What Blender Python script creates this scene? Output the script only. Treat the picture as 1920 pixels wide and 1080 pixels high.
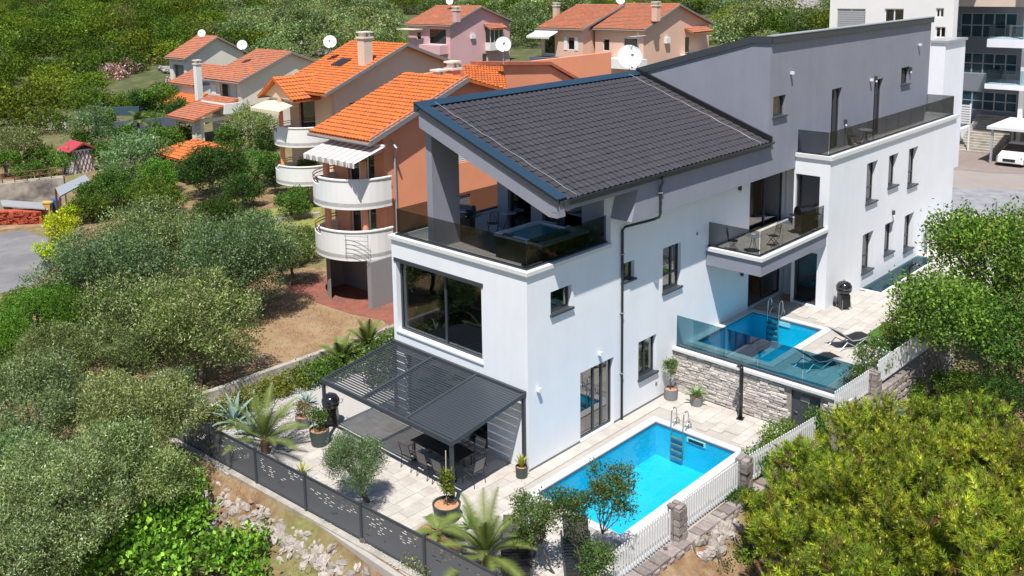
import bpy, math, random
import numpy as np
from mathutils import Vector, Matrix
random.seed(7)
C = bpy.context.scene.collection
S = bpy.context.scene
for o in list(bpy.data.objects): bpy.data.objects.remove(o, do_unlink=True)

# ------------------------------------------------------------------ camera
YAW, PIT, ROL = math.radians(45.37706637), math.radians(8.85641429), math.radians(-1.2079593)
FPX, CX, CY = 1750.9213, 881.009, 230.801          # focal length and principal point in px of a 1920 wide frame
CAM = np.array([-21.4354, -19.2753, 16.2])
cy_, sy_, cp_, sp_ = math.cos(YAW), math.sin(YAW), math.cos(PIT), math.sin(PIT)
fwd = np.array([cy_*cp_, sy_*cp_, -sp_]); rt = np.array([sy_, -cy_, 0.0]); up = np.cross(rt, fwd)
c_, s_ = math.cos(ROL), math.sin(ROL)
RX, RY = c_*rt + s_*up, -s_*rt + c_*up
cam = bpy.data.cameras.new('camera'); camo = bpy.data.objects.new('camera', cam); C.objects.link(camo)
M = Matrix(((RX[0], RY[0], -fwd[0], CAM[0]), (RX[1], RY[1], -fwd[1], CAM[1]), (RX[2], RY[2], -fwd[2], CAM[2]), (0, 0, 0, 1)))
camo.matrix_world = M
cam.sensor_width = 36; cam.lens = FPX/1920*36
cam.shift_x = (960-CX)/1920; cam.shift_y = (CY-540)/1920
cam.clip_start = .5; cam.clip_end = 3000
S.camera = camo
# ------------------------------------------------------------------ world, sun, exposure
SUNV = Vector((-.41, -.30, 1)).normalized()
w = bpy.data.worlds.new('World'); S.world = w; w.use_nodes = True
nt = w.node_tree; nt.nodes.clear()
sk = nt.nodes.new('ShaderNodeTexSky'); sk.sky_type = 'NISHITA'; sk.sun_disc = False
sk.sun_elevation = math.asin(SUNV.z); sk.sun_rotation = math.atan2(SUNV.x, SUNV.y)
sk.air_density = 1.2; sk.dust_density = .3; sk.ozone_density = 4.0
bg = nt.nodes.new('ShaderNodeBackground'); bg.inputs[1].default_value = .085
wo = nt.nodes.new('ShaderNodeOutputWorld')
nt.links.new(sk.outputs[0], bg.inputs[0]); nt.links.new(bg.outputs[0], wo.inputs[0])
sun = bpy.data.lights.new('sun', 'SUN'); sun.energy = 5.0; sun.angle = math.radians(.5); sun.color = (1, .95, .88)
suno = bpy.data.objects.new('sun', sun); C.objects.link(suno)
suno.rotation_euler = SUNV.to_track_quat('Z', 'Y').to_euler(); suno.location = (0, 0, 60)
S.view_settings.view_transform = 'Standard'; S.view_settings.look = 'None'
S.view_settings.exposure = 0.38; S.view_settings.gamma = 1; S.view_settings.use_curve_mapping = False
S.render.engine = 'CYCLES'
S.cycles.max_bounces = 7; S.cycles.transparent_max_bounces = 14; S.cycles.caustics_refractive = False; S.cycles.caustics_reflective = False

# pixel (1920 wide frame) to a point on a real plane of the place
def ray(px, py): return RX*((px-CX)/FPX) - RY*((py-CY)/FPX) + fwd
def at(px, py, z=0.):
    r = ray(px, py); p = CAM + r*(z-CAM[2])/r[2]; return Vector((p[0], p[1], z))
def atx(px, py, x):
    r = ray(px, py); p = CAM + r*(x-CAM[0])/r[0]; return Vector(p)
def aty(px, py, y):
    r = ray(px, py); p = CAM + r*(y-CAM[1])/r[1]; return Vector(p)
def mpp(p): return float(np.dot(np.array(p)-CAM, fwd))/FPX     # metres per pixel there

# ------------------------------------------------------------------ materials
MT = {}
def mat(name, col, rough=.7, metal=0., var=0., vscale=3., bump=0., bscale=30., spec=.4, dirt=None, dscale=.6, coat=0.):
    m = bpy.data.materials.new(name); m.use_nodes = True; n = m.node_tree.nodes; l = m.node_tree.links
    b = n['Principled BSDF']; b.inputs['Roughness'].default_value = rough; b.inputs['Metallic'].default_value = metal
    b.inputs['Specular IOR Level'].default_value = spec; b.inputs['Coat Weight'].default_value = coat
    b.inputs['Base Color'].default_value = (*col, 1)
    tc = n.new('ShaderNodeTexCoord')
    src = None
    if var or dirt:
        t = n.new('ShaderNodeTexNoise'); t.inputs['Scale'].default_value = vscale; t.inputs['Detail'].default_value = 6; t.inputs['Roughness'].default_value = .65
        l.new(tc.outputs['Object'], t.inputs['Vector'])
        r = n.new('ShaderNodeValToRGB'); r.color_ramp.elements[0].position = .3; r.color_ramp.elements[1].position = .7
        r.color_ramp.elements[0].color = (*[c*(1-var) for c in col], 1); r.color_ramp.elements[1].color = (*[min(1, c*(1+var)) for c in col], 1)
        l.new(t.outputs[0], r.inputs[0]); src = r.outputs[0]
    if dirt:
        t2 = n.new('ShaderNodeTexNoise'); t2.inputs['Scale'].default_value = dscale; t2.inputs['Detail'].default_value = 8; t2.inputs['Roughness'].default_value = .7
        l.new(tc.outputs['Object'], t2.inputs['Vector'])
        r2 = n.new('ShaderNodeValToRGB'); r2.color_ramp.elements[0].position = .45; r2.color_ramp.elements[1].position = .62
        r2.color_ramp.elements[0].color = (0, 0, 0, 1); r2.color_ramp.elements[1].color = (1, 1, 1, 1)
        l.new(t2.outputs[0], r2.inputs[0])
        mx = n.new('ShaderNodeMix'); mx.data_type = 'RGBA'
        l.new(r2.outputs[0], mx.inputs[0]); l.new(src, mx.inputs[6]); mx.inputs[7].default_value = (*dirt, 1); src = mx.outputs[2]
    if src: l.new(src, b.inputs['Base Color'])
    if bump:
        t = n.new('ShaderNodeTexNoise'); t.inputs['Scale'].default_value = bscale; t.inputs['Detail'].default_value = 5
        l.new(tc.outputs['Object'], t.inputs['Vector'])
        bp = n.new('ShaderNodeBump'); bp.inputs['Strength'].default_value = bump; bp.inputs['Distance'].default_value = .02
        l.new(t.outputs[0], bp.inputs['Height']); l.new(bp.outputs[0], b.inputs['Normal'])
    MT[name] = m; return m
def objvar(m, amt=.25):
    """slight value change from piece to piece"""
    n = m.node_tree.nodes; l = m.node_tree.links; b = n['Principled BSDF']
    oi = n.new('ShaderNodeObjectInfo'); mr = n.new('ShaderNodeMapRange'); mr.inputs[3].default_value = 1-amt; mr.inputs[4].default_value = 1+amt
    l.new(oi.outputs['Random'], mr.inputs[0])
    h = n.new('ShaderNodeHueSaturation'); l.new(mr.outputs[0], h.inputs['Value'])
    if b.inputs['Base Color'].is_linked: l.new(b.inputs['Base Color'].links[0].from_socket, h.inputs['Color'])
    else: h.inputs['Color'].default_value = b.inputs['Base Color'].default_value
    l.new(h.outputs[0], b.inputs['Base Color']); return m
mat('white_plaster', (.80, .82, .86), .85, var=.035, vscale=.5, bump=.15, bscale=60)
mat('grey_plaster', (.26, .27, .325), .85, var=.06, vscale=.5, bump=.15, bscale=60)

def weather(name, amt, zs=.12, sc=2.2):
    m = MT[name]; n = m.node_tree.nodes; l = m.node_tree.links; b = n['Principled BSDF']
    tc = n.new('ShaderNodeTexCoord'); mp = n.new('ShaderNodeMapping'); mp.inputs['Scale'].default_value = (1, 1, zs); l.new(tc.outputs['Object'], mp.inputs[0])
    t = n.new('ShaderNodeTexNoise'); t.inputs['Scale'].default_value = sc; t.inputs['Detail'].default_value = 7; t.inputs['Roughness'].default_value = .7; l.new(mp.outputs[0], t.inputs['Vector'])
    mr = n.new('ShaderNodeMapRange'); mr.inputs[1].default_value = .35; mr.inputs[2].default_value = .65; mr.inputs[3].default_value = 1-amt; mr.inputs[4].default_value = 1.0; l.new(t.outputs[0], mr.inputs[0])
    h = n.new('ShaderNodeHueSaturation'); l.new(mr.outputs[0], h.inputs['Value']); l.new(b.inputs['Base Color'].links[0].from_socket, h.inputs['Color']); l.new(h.outputs[0], b.inputs['Base Color'])
weather('white_plaster', .04, .2, 1.3); weather('grey_plaster', .07, .2, 1.3)
mat('coping_white', (.66, .66, .66), .6, var=.05, vscale=2)
mat('anthracite', (.045, .053, .064), .45, spec=.5)
mat('sky_tint_metal', (.030, .065, .105), .35, metal=.3, var=.06, vscale=1)  # flashing metal with the blue of the reflected sky put into its colour
mat('gutter_metal', (.022, .032, .043), .4)
objvar(mat('dark_tile', (.044, .041, .048), .5, var=.18, vscale=9, bump=.2, bscale=40), .12)
mat('dark_tile_far', (.044, .041, .048), .5, var=.22, vscale=9, bump=.2, bscale=40)
mat('orange_tile', (.58, .15, .028), .75, var=.35, vscale=4, dirt=(.40, .13, .05), dscale=2.5)
mat('terracotta_tile', (.43, .14, .07), .8, var=.32, vscale=2.5, dirt=(.30, .15, .10), dscale=1.2)
mat('red_sheet', (.40, .05, .06), .6, var=.1)
mat('orange_plaster', (.80, .33, .18), .85, var=.04, vscale=.6, bump=.1)
mat('apricot_plaster', (.70, .47, .32), .85, var=.04, vscale=.6)
mat('beige_plaster', (.68, .55, .45), .85, var=.04, vscale=.6)
mat('cream_plaster', (.74, .67, .58), .85, var=.05, vscale=.6)
mat('pink_plaster', (.66, .40, .42), .85, var=.05, vscale=.4)
mat('salmon_plaster', (.70, .46, .36), .85, var=.05, vscale=.4)
mat('offwhite_plaster', (.76, .75, .73), .85, var=.04, vscale=.5)
mat('white_paint', (.74, .75, .76), .5)
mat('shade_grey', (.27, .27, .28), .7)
mat('panel_grey', (.105, .11, .125), .5)
mat('blue_glass', (.008, .045, .075), .06, spec=.8)
mat('facade_shaded', (.20, .22, .26), .8)  # glazed block's front; shade under its balconies put into the colour
mat('light_metal', (.42, .44, .46), .4, metal=.3)
mat('steel', (.55, .56, .58), .22, metal=1)
mat('black_metal', (.012, .012, .014), .35, spec=.6)
mat('black_enamel', (.012, .012, .014), .12, spec=.7, coat=.5)
mat('black_mesh', (.016, .016, .018), .7)
mat('dark_room', (.008, .009, .011), .8)
mat('curtain', (.45, .44, .42), .9, var=.1, vscale=8)
mat('wicker', (.03, .027, .025), .6)
mat('paving_base', (.40, .37, .34), .9, var=.08, vscale=3)
objvar(mat('paver', (.49, .46, .425), .85, var=.10, vscale=2.5, bump=.15, bscale=30, dirt=(.43, .39, .35), dscale=1.4), .07)
mat('pool_coping', (.56, .55, .535), .7, var=.05, vscale=3)
mat('pool_basin', (.006, .50, .70), .5, var=.05, vscale=.7)
mat('concrete', (.40, .37, .33), .9, var=.12, vscale=2, dirt=(.26, .24, .21), dscale=1.2, bump=.2)
mat('old_concrete', (.42, .36, .29), .9, var=.25, vscale=1.2, dirt=(.14, .12, .11), dscale=.5, bump=.3)
mat('asphalt', (.21, .20, .205), .9, var=.12, vscale=1.2, dirt=(.16, .155, .16), dscale=.35, bump=.2, bscale=80)
mat('street', (.28, .245, .225), .9, var=.08, vscale=.6, bump=.1)
mat('grey_street', (.25, .25, .27), .9, var=.25, vscale=1.3, bump=.3)
mat('red_paving', (.27, .095, .065), .85, var=.18, vscale=1.5, dirt=(.19, .085, .07), dscale=.8)
objvar(mat('ledge_stone', (.50, .46, .425), .9, var=.25, vscale=9, bump=.6, bscale=18), .28)
objvar(mat('field_stone', (.25, .215, .20), .95, var=.25, vscale=6, bump=.8, bscale=12), .28)
objvar(mat('rubble', (.38, .335, .30), .95, var=.25, vscale=6, bump=.8, bscale=10), .25)
mat('mortar', (.27, .245, .22), .95, var=.15, vscale=8)
mat('limestone', (.30, .285, .265), .95, var=.25, vscale=1, bump=.8, bscale=6)
objvar(mat('brick', (.36, .07, .035), .9, var=.2, vscale=6), .3)
mat('gravel', (.43, .41, .39), .95, var=.3, vscale=25, bump=.9, bscale=50)
mat('turf', (.06, .14, .02), .95, var=.3, vscale=20, bump=.8, bscale=90)
mat('bark', (.13, .105, .085), .95, var=.35, vscale=10, bump=.9, bscale=25)
mat('pale_bark', (.24, .21, .18), .95, var=.3, vscale=10, bump=.6, bscale=25)
mat('palm_trunk', (.16, .10, .055), .95, var=.4, vscale=14, bump=1, bscale=30)
mat('pot_grey', (.20, .205, .21), .7, var=.15, vscale=6)
mat('pot_dark', (.045, .065, .06), .45, var=.1)
mat('pot_pebbles', (.55, .28, .15), .9, var=.4, vscale=40, bump=1, bscale=60)
mat('awning_cream', (.68, .60, .42), .8)
mat('awning_white', (.66, .63, .60), .8)
mat('rail_red', (.16, .05, .04), .5)
mat('car_paint', (.78, .79, .80), .25, coat=.8)
mat('tyre', (.015, .015, .015), .9)
mat('bin_yellow', (.60, .38, .12), .5)
mat('bin_blue', (.015, .13, .38), .4)
mat('water_cover', (.05, .09, .12), .3)
mat('wall_blue_grey', (.10, .12, .16), .8)
mat('spa_water', (.03, .20, .27), .05, spec=.6)
mat('spa_shell', (.55, .62, .66), .25, coat=.5)
mat('fabric_grey', (.30, .28, .27), .9)

def glass(name, tint, rough=.0, refl=.12, top=.3):
    m = bpy.data.materials.new(name); m.use_nodes = True; n = m.node_tree.nodes; l = m.node_tree.links; n.clear()
    o = n.new('ShaderNodeOutputMaterial'); tr = n.new('ShaderNodeBsdfTransparent'); tr.inputs[0].default_value = (*tint, 1)
    gl = n.new('ShaderNodeBsdfGlossy'); gl.inputs['Roughness'].default_value = rough
    lw = n.new('ShaderNodeLayerWeight'); lw.inputs[0].default_value = .35
    mr = n.new('ShaderNodeMapRange'); mr.inputs[3].default_value = refl; mr.inputs[4].default_value = top
    l.new(lw.outputs['Fresnel'], mr.inputs[0])
    mx = n.new('ShaderNodeMixShader'); l.new(mr.outputs[0], mx.inputs[0]); l.new(tr.outputs[0], mx.inputs[1]); l.new(gl.outputs[0], mx.inputs[2])
    l.new(mx.outputs[0], o.inputs[0]); MT[name] = m; return m
glass('tinted_glass', (.52, .535, .54), .0, .02, .14)
glass('teal_glass', (.36, .55, .61), .0, .07)
glass('window_glass', (.5, .55, .56), .0, .09)
glass('clear_glass', (.67, .8, .84), .0, .12)
wm = glass('pool_water', (.62, .95, .99), .0, .035, .4)
n = wm.node_tree.nodes; l = wm.node_tree.links
t = n.new('ShaderNodeTexNoise'); t.inputs['Scale'].default_value = 3.5; t.inputs['Detail'].default_value = 3
tc = n.new('ShaderNodeTexCoord'); l.new(tc.outputs['Object'], t.inputs['Vector'])
bp = n.new('ShaderNodeBump'); bp.inputs['Strength'].default_value = .7; bp.inputs['Distance'].default_value = .05
l.new(t.outputs[0], bp.inputs['Height'])
for x in n:
    if x.type == 'BSDF_GLOSSY': l.new(bp.outputs[0], x.inputs['Normal'])

def leafmat(name, trans=.3, rough=.55):
    m = bpy.data.materials.new(name); m.use_nodes = True; n = m.node_tree.nodes; l = m.node_tree.links
    b = n['Principled BSDF']; b.inputs['Roughness'].default_value = rough; b.inputs['Specular IOR Level'].default_value = .15
    a = n.new('ShaderNodeAttribute'); a.attribute_name = 'col'; l.new(a.outputs['Color'], b.inputs['Base Color'])
    t = n.new('ShaderNodeBsdfTranslucent'); g = n.new('ShaderNodeMix'); g.data_type = 'RGBA'; g.blend_type = 'MULTIPLY'; g.inputs[0].default_value = 1
    g.inputs[7].default_value = (1.0, 1.15, .45, 1); l.new(a.outputs['Color'], g.inputs[6]); l.new(g.outputs[2], t.inputs[0])
    mx = n.new('ShaderNodeMixShader'); mx.inputs[0].default_value = trans; o = n['Material Output']
    l.new(b.outputs[0], mx.inputs[1]); l.new(t.outputs[0], mx.inputs[2]); l.new(mx.outputs[0], o.inputs[0]); MT[name] = m
leafmat('leaf'); leafmat('needle', .2, .6)

# striped awning
m = mat('awning_stripe', (.7, .68, .65), .8); n = m.node_tree.nodes; l = m.node_tree.links
wv = n.new('ShaderNodeTexWave'); wv.bands_direction = 'Y'; wv.inputs['Scale'].default_value = .62
tc = n.new('ShaderNodeTexCoord'); l.new(tc.outputs['Object'], wv.inputs['Vector'])
r = n.new('ShaderNodeValToRGB'); r.color_ramp.interpolation = 'CONSTANT'; r.color_ramp.elements[0].color = (.75, .74, .72, 1); r.color_ramp.elements[1].color = (.42, .38, .36, 1); r.color_ramp.elements[1].position = .5
l.new(wv.outputs[0], r.inputs[0]); l.new(r.outputs[0], n['Principled BSDF'].inputs['Base Color'])
# ground: dry red soil, straw grass, green patches
m = mat('ground', (.3, .2, .1), .95, bump=.7, bscale=8); n = m.node_tree.nodes; l = m.node_tree.links
tc = n.new('ShaderNodeTexCoord')
def nz(sc, d=6, ro=.65):
    t = n.new('ShaderNodeTexNoise'); t.inputs['Scale'].default_value = sc; t.inputs['Detail'].default_value = d; t.inputs['Roughness'].default_value = ro
    l.new(tc.outputs['Object'], t.inputs['Vector']); return t.outputs[0]
def ramp(src, els):
    r = n.new('ShaderNodeValToRGB'); l.new(src, r.inputs[0])
    r.color_ramp.elements[0].position, r.color_ramp.elements[0].color = els[0][0], (*els[0][1], 1)
    r.color_ramp.elements[1].position, r.color_ramp.elements[1].color = els[-1][0], (*els[-1][1], 1)
    for p, c in els[1:-1]: e = r.color_ramp.elements.new(p); e.color = (*c, 1)
    return r.outputs[0]
A = ramp(nz(1.7), [(.3, (.12, .06, .03)), (.45, (.20, .12, .065)), (.55, (.26, .175, .10)), (.72, (.33, .26, .16))])
B = ramp(nz(5, 8), [(.3, (.10, .11, .03)), (.6, (.20, .19, .07)), (.75, (.30, .25, .12))])
K = ramp(nz(.22, 4), [(.45, (0, 0, 0)), (.62, (1, 1, 1))])
mx = n.new('ShaderNodeMix'); mx.data_type = 'RGBA'; l.new(K, mx.inputs[0]); l.new(A, mx.inputs[6]); l.new(B, mx.inputs[7])
vl = n.new('ShaderNodeVectorMath'); vl.operation = 'DISTANCE'; vl.inputs[1].default_value = (-21, -19, 0); l.new(tc.outputs['Object'], vl.inputs[0])
mr = n.new('ShaderNodeMapRange'); mr.inputs[1].default_value = 85; mr.inputs[2].default_value = 125; l.new(vl.outputs['Value'], mr.inputs[0])
G2 = ramp(nz(.6, 7), [(.3, (.05, .07, .02)), (.55, (.09, .10, .035)), (.75, (.19, .16, .07))])
mx3 = n.new('ShaderNodeMix'); mx3.data_type = 'RGBA'; l.new(mr.outputs[0], mx3.inputs[0]); l.new(mx.outputs[2], mx3.inputs[6]); l.new(G2, mx3.inputs[7]); l.new(mx3.outputs[2], n['Principled BSDF'].inputs['Base Color'])
# dry lawn
m = mat('dry_lawn', (.3, .2, .1), .95, bump=.8, bscale=30); n = m.node_tree.nodes; l = m.node_tree.links
tc = n.new('ShaderNodeTexCoord')
A = ramp(nz(.9, 8, .75), [(.3, (.21, .11, .05)), (.5, (.29, .19, .11)), (.62, (.33, .24, .14)), (.78, (.26, .23, .10))])
l.new(A, n['Principled BSDF'].inputs['Base Color'])
m = mat('green_lawn', (.3, .2, .1), .95, bump=.8, bscale=30); n = m.node_tree.nodes; l = m.node_tree.links
tc = n.new('ShaderNodeTexCoord')
A = ramp(nz(2, 8, .75), [(.3, (.14, .17, .04)), (.5, (.22, .24, .06)), (.75, (.36, .30, .12))])
l.new(A, n['Principled BSDF'].inputs['Base Color'])

# ------------------------------------------------------------------ mesh builder
class MB:
    def __init__(s, T=None): s.v = []; s.f = []; s.mi = []; s.T = T; s.m = 0
    def add(s, vs, fs):
        b = len(s.v)
        if s.T: vs = [s.T(*v) for v in vs]
        s.v += [tuple(v) for v in vs]; s.f += [tuple(i+b for i in f) for f in fs]; s.mi += [s.m]*len(fs); return s
    def box(s, x0, y0, z0, x1, y1, z1):
        return s.add([(x0, y0, z0), (x1, y0, z0), (x1, y1, z0), (x0, y1, z0), (x0, y0, z1), (x1, y0, z1), (x1, y1, z1), (x0, y1, z1)],
                     [(0, 3, 2, 1), (4, 5, 6, 7), (0, 1, 5, 4), (1, 2, 6, 5), (2, 3, 7, 6), (3, 0, 4, 7)])
    def prism(s, poly, fn, a, b):
        """poly 2d list, fn(p,q,t)->3d, extruded from t=a to t=b"""
        k = len(poly)
        return s.add([fn(p, q, a) for p, q in poly]+[fn(p, q, b) for p, q in poly],
                     [tuple(range(k))[::-1], tuple(range(k, 2*k))]+[(i, (i+1) % k, (i+1) % k+k, i+k) for i in range(k)])
    def tube(s, pts, r, n=6, cap=True):
        pts = [Vector(p) for p in pts]; k = len(pts); rr = r if isinstance(r, (list, tuple)) else [r]*k
        vs = []; prev = None
        for i, p in enumerate(pts):
            d = (pts[min(i+1, k-1)]-pts[max(i-1, 0)])
            d = d.normalized() if d.length > 1e-9 else Vector((0, 0, 1))
            a = Vector((0, 0, 1)) if abs(d.z) < .9 else Vector((1, 0, 0))
            if prev is not None: a = prev
            e1 = (a-d*a.dot(d)); e1 = e1.normalized() if e1.length > 1e-6 else d.orthogonal().normalized()
            prev = e1; e2 = d.cross(e1)
            for j in range(n):
                t = 2*math.pi*j/n; vs.append(tuple(p+(e1*math.cos(t)+e2*math.sin(t))*rr[i]))
        fs = [(i*n+j, i*n+(j+1) % n, (i+1)*n+(j+1) % n, (i+1)*n+j) for i in range(k-1) for j in range(n)]
        if cap: fs += [tuple(range(n))[::-1], tuple((k-1)*n+j for j in range(n))]
        return s.add(vs, fs)
    def lathe(s, prof, c=(0, 0, 0), n=16, ax=None):
        vs = [(c[0]+r*math.cos(2*math.pi*j/n), c[1]+r*math.sin(2*math.pi*j/n), c[2]+z) for r, z in prof for j in range(n)]
        k = len(prof)
        fs = [(i*n+j, i*n+(j+1) % n, (i+1)*n+(j+1) % n, (i+1)*n+j) for i in range(k-1) for j in range(n)]
        if prof[0][0] > 1e-4: fs.append(tuple(range(n))[::-1])
        if prof[-1][0] > 1e-4: fs.append(tuple((k-1)*n+j for j in range(n)))
        return s.add(vs, fs)
    def wall(s, u0, u1, z0, z1, holes=(), t=.3):
        """a wall in (u, outward w, z) with real openings"""
        us = sorted({u0, u1, *[h[i] for h in holes for i in (0, 1)]}); zs = sorted({z0, z1, *[h[i] for h in holes for i in (2, 3)]})
        us = [u for u in us if u0 <= u <= u1]; zs = [z for z in zs if z0 <= z <= z1]
        def solid(i, j):
            if not (0 <= i < len(us)-1 and 0 <= j < len(zs)-1): return False
            u = (us[i]+us[i+1])/2; z = (zs[j]+zs[j+1])/2
            return not any(h[0] < u < h[1] and h[2] < z < h[3] for h in holes)
        q = [(0, 1, 2, 3)]
        for i in range(len(us)-1):
            for j in range(len(zs)-1):
                if not solid(i, j): continue
                a, b, c, d = us[i], us[i+1], zs[j], zs[j+1]
                s.add([(a, 0, c), (b, 0, c), (b, 0, d), (a, 0, d)], q); s.add([(a, -t, c), (b, -t, c), (b, -t, d), (a, -t, d)], q)
                if not solid(i-1, j): s.add([(a, 0, c), (a, 0, d), (a, -t, d), (a, -t, c)], q)
                if not solid(i+1, j): s.add([(b, 0, c), (b, 0, d), (b, -t, d), (b, -t, c)], q)
                if not solid(i, j-1): s.add([(a, 0, c), (b, 0, c), (b, -t, c), (a, -t, c)], q)
                if not solid(i, j+1): s.add([(a, 0, d), (b, 0, d), (b, -t, d), (a, -t, d)], q)
        return s
    def build(s, name, m, parent=None, smooth=False, mats=None):
        me = bpy.data.meshes.new(name); me.from_pydata(s.v, [], s.f)
        for x in (mats or [m]): me.materials.append(MT[x])
        if mats: me.polygons.foreach_set('material_index', s.mi)
        if smooth: me.polygons.foreach_set('use_smooth', [True]*len(me.polygons))
        me.update()
        o = bpy.data.objects.new(name, me); C.objects.link(o)
        if parent is not None: o.parent = parent
        return o
def thing(name, label, cat, loc=(0, 0, 0), rz=0., group=None):
    o = bpy.data.objects.new(name, None); C.objects.link(o); o.location = loc; o.rotation_euler = (0, 0, rz)
    o['label'] = label; o['category'] = cat
    if group: o['group'] = group
    o.empty_display_size = .2
    return o
def tag(o, label, cat, group=None):
    o['label'] = label; o['category'] = cat
    if group: o['group'] = group
    return o
def struct(o): o['kind'] = 'structure'; return o
def stuff(o): o['kind'] = 'stuff'; return o
def dup(root, loc, rz=None, label=None, group=None, sc=None):
    r = root.copy(); C.objects.link(r); r.location = loc
    if rz is not None: r.rotation_euler = (0, 0, rz)
    if sc: r.scale = (sc, sc, sc) if not isinstance(sc, tuple) else sc
    if label: r['label'] = label
    if group: r['group'] = group
    for ch in list(root.children):
        c = ch.copy(); C.objects.link(c); c.parent = r
        for g in ch.children:
            d = g.copy(); C.objects.link(d); d.parent = c
    return r
def share(mesh, name, parent, loc=(0, 0, 0), rot=(0, 0, 0), sc=(1, 1, 1)):
    o = bpy.data.objects.new(name, mesh); C.objects.link(o); o.parent = parent; o.location = loc; o.rotation_euler = rot; o.scale = sc; return o
def FY(y0): return lambda u, w, z: (u, y0-w, z)      # a wall facing -y
def FX(x0): return lambda u, w, z: (x0-w, u, z)      # a wall facing -x
def FZ(z0): return lambda u, w, z: (u, z, z0+w)      # a slab facing up, u = x, z = y

def window(parent, T, a, b, z0, z1, dep=.14, mull=(), fr=.07, sill=True, m='anthracite', glassm='window_glass', curtain=None, name='window', rail=None, sillm=None):
    f = MB(T); D = dep
    f.m = 0
    f.box(a, -D-.07, z0, a+fr, -D, z1); f.box(b-fr, -D-.07, z0, b, -D, z1); f.box(a+fr, -D-.07, z1-fr, b-fr, -D, z1); f.box(a+fr, -D-.07, z0, b-fr, -D, z0+fr)
    for u in mull: f.box(u-.045, -D-.065, z0+fr, u+.045, -D+.005, z1-fr)
    if rail: f.box(a+fr, -D-.06, rail-.035, b-fr, -D-.01, rail+.035)
    f.m = 1; f.add([(a, -D-.28, z0), (b, -D-.28, z0), (b, -D-.28, z1), (a, -D-.28, z1)], [(0, 1, 2, 3)])
    o = f.build(name, None, parent, mats=[m, 'dark_room'])
    g = MB(T).box(a+fr, -D-.045, z0+fr, b-fr, -D-.035, z1-fr); g.build('pane', glassm, o)
    if sill: MB(T).box(a-.04, -D+.001, z0-.06, b+.06, .09, z0+.012).build('sill', sillm or m, o)
    if curtain:
        for (c0, c1) in curtain:
            k = max(4, int((c1-c0)/.09)); g = MB(T)
            for i in range(k):
                u0, u1 = c0+(c1-c0)*i/k, c0+(c1-c0)*(i+1)/k; d0, d1 = (.02*(i % 2), .02*((i+1) % 2))
                g.add([(u0, -D-.14-d0, z0+.03), (u1, -D-.14-d1, z0+.03), (u1, -D-.14-d1, z1-.05), (u0, -D-.14-d0, z1-.05)], [(0, 1, 2, 3)])
            g.build('curtain', 'curtain', o)
    return o
def glasswall(parent, p0, p1, z0, z1, n, m='tinted_glass', shoe=True, t=.018):
    p0, p1 = Vector(p0), Vector(p1); d = (p1-p0); L = d.length; d /= L; nn = Vector((-d.y, d.x))
    T = lambda u, w_, z: (p0.x+d.x*u+nn.x*w_, p0.y+d.y*u+nn.y*w_, z)
    for i in range(n):
        a, b = L*i/n+.008, L*(i+1)/n-.008
        MB(T).box(a, -t/2, z0, b, t/2, z1).build('glass_panel', m, parent)
    if shoe: MB(T).box(0, -.04, z0-.07, L, .04, z0-.002).build('glass_channel', 'anthracite', parent)
def tile_mesh(tw, tl, amp, seg=6, th=.025, lip=.03):
    """one roof tile, x across, y up the slope; the front lip is at y=0"""
    mb = MB(); pts = []
    for i in range(seg+1):
        u = i/seg; pts.append((u*tw, amp*(.5-.5*math.cos(2*math.pi*u))))
    vs = [(x, 0, h+lip) for x, h in pts]+[(x, tl, h) for x, h in pts]+[(x, 0, h+lip-th-(lip-.03)) for x, h in pts]; k = seg+1
    mb.add(vs, [(i, i+1, k+i+1, k+i) for i in range(seg)]+[(2*k+i, 2*k+i+1, i+1, i) for i in range(seg)])
    return mb
def roof_frame(p0, eave_dir, up_dir):
    p0 = Vector(p0); e = Vector(eave_dir).normalized(); u = Vector(up_dir).normalized(); nn = e.cross(u)
    if nn.z < 0: nn = -nn
    return lambda a, b, c: tuple(p0+e*a+u*b+nn*c)
def tiled(T, W, L, tw, tl, amp, seg=3, keep=None):
    """a field of tiles joined in one mesh"""
    nx, ny = max(1, round(W/tw)), max(1, round(L/tl)); tw, tl = W/nx, L/ny
    mb = MB(T); base = tile_mesh(tw, tl, amp*1.25, seg, lip=.06)
    for j in range(ny):
        for i in range(nx):
            if keep and not keep((i+.5)*tw, (j+.5)*tl): continue
            jz = random.uniform(-.008, .008)
            mb.add([(x+i*tw, y+j*tl, z+jz) for x, y, z in base.v], base.f)
    return mb

# ------------------------------------------------------------------ terrain
def sm(x, a, b):
    t = np.clip((x-a)/(b-a), 0, 1); return t*t*(3-2*t)
def th(x, y):
    x = np.asarray(x, float); y = np.asarray(y, float)
    r = np.hypot(x+21, y+19)
    z = sm(r, 90, 260)*9.0 + sm(r, 240, 500)*3
    z = z+sm(x, 40, 70)*sm(y, 20, 40)*3.0*(1-sm(r, 120, 260))
    z = z+sm(x, 9, 34)*(1-sm(y, 9, 22))*1.95
    tt = x+6.25+.0735*(y-.9)
    z = z-(1-sm(tt, -.75, -.3))*(.62+.10*np.clip(-x-7, 0, 20))*(1-sm(y, 12.2, 14))
    z = z-(1-sm(y, -8.5, -5.2))*(1-sm(x, 4, 18))*.95*sm(x, -7.6, -6.6)
    z = z+.12*np.sin(x*.31+1)*np.cos(y*.27)*sm(r, 60, 90)
    pit = sm(x+6.25+.0735*(y-.9), .0, .3)*(1-sm(x, 32.2, 32.8))*(sm(y, -5.4, -5.0)+(x > 8.6)*sm(y, -6.7, -6.2)*(1-sm(y, -5.4, -5.0)))*(1-sm(y, 11.6, 12.2))
    return z*(1-pit)-2.6*pit
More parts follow.
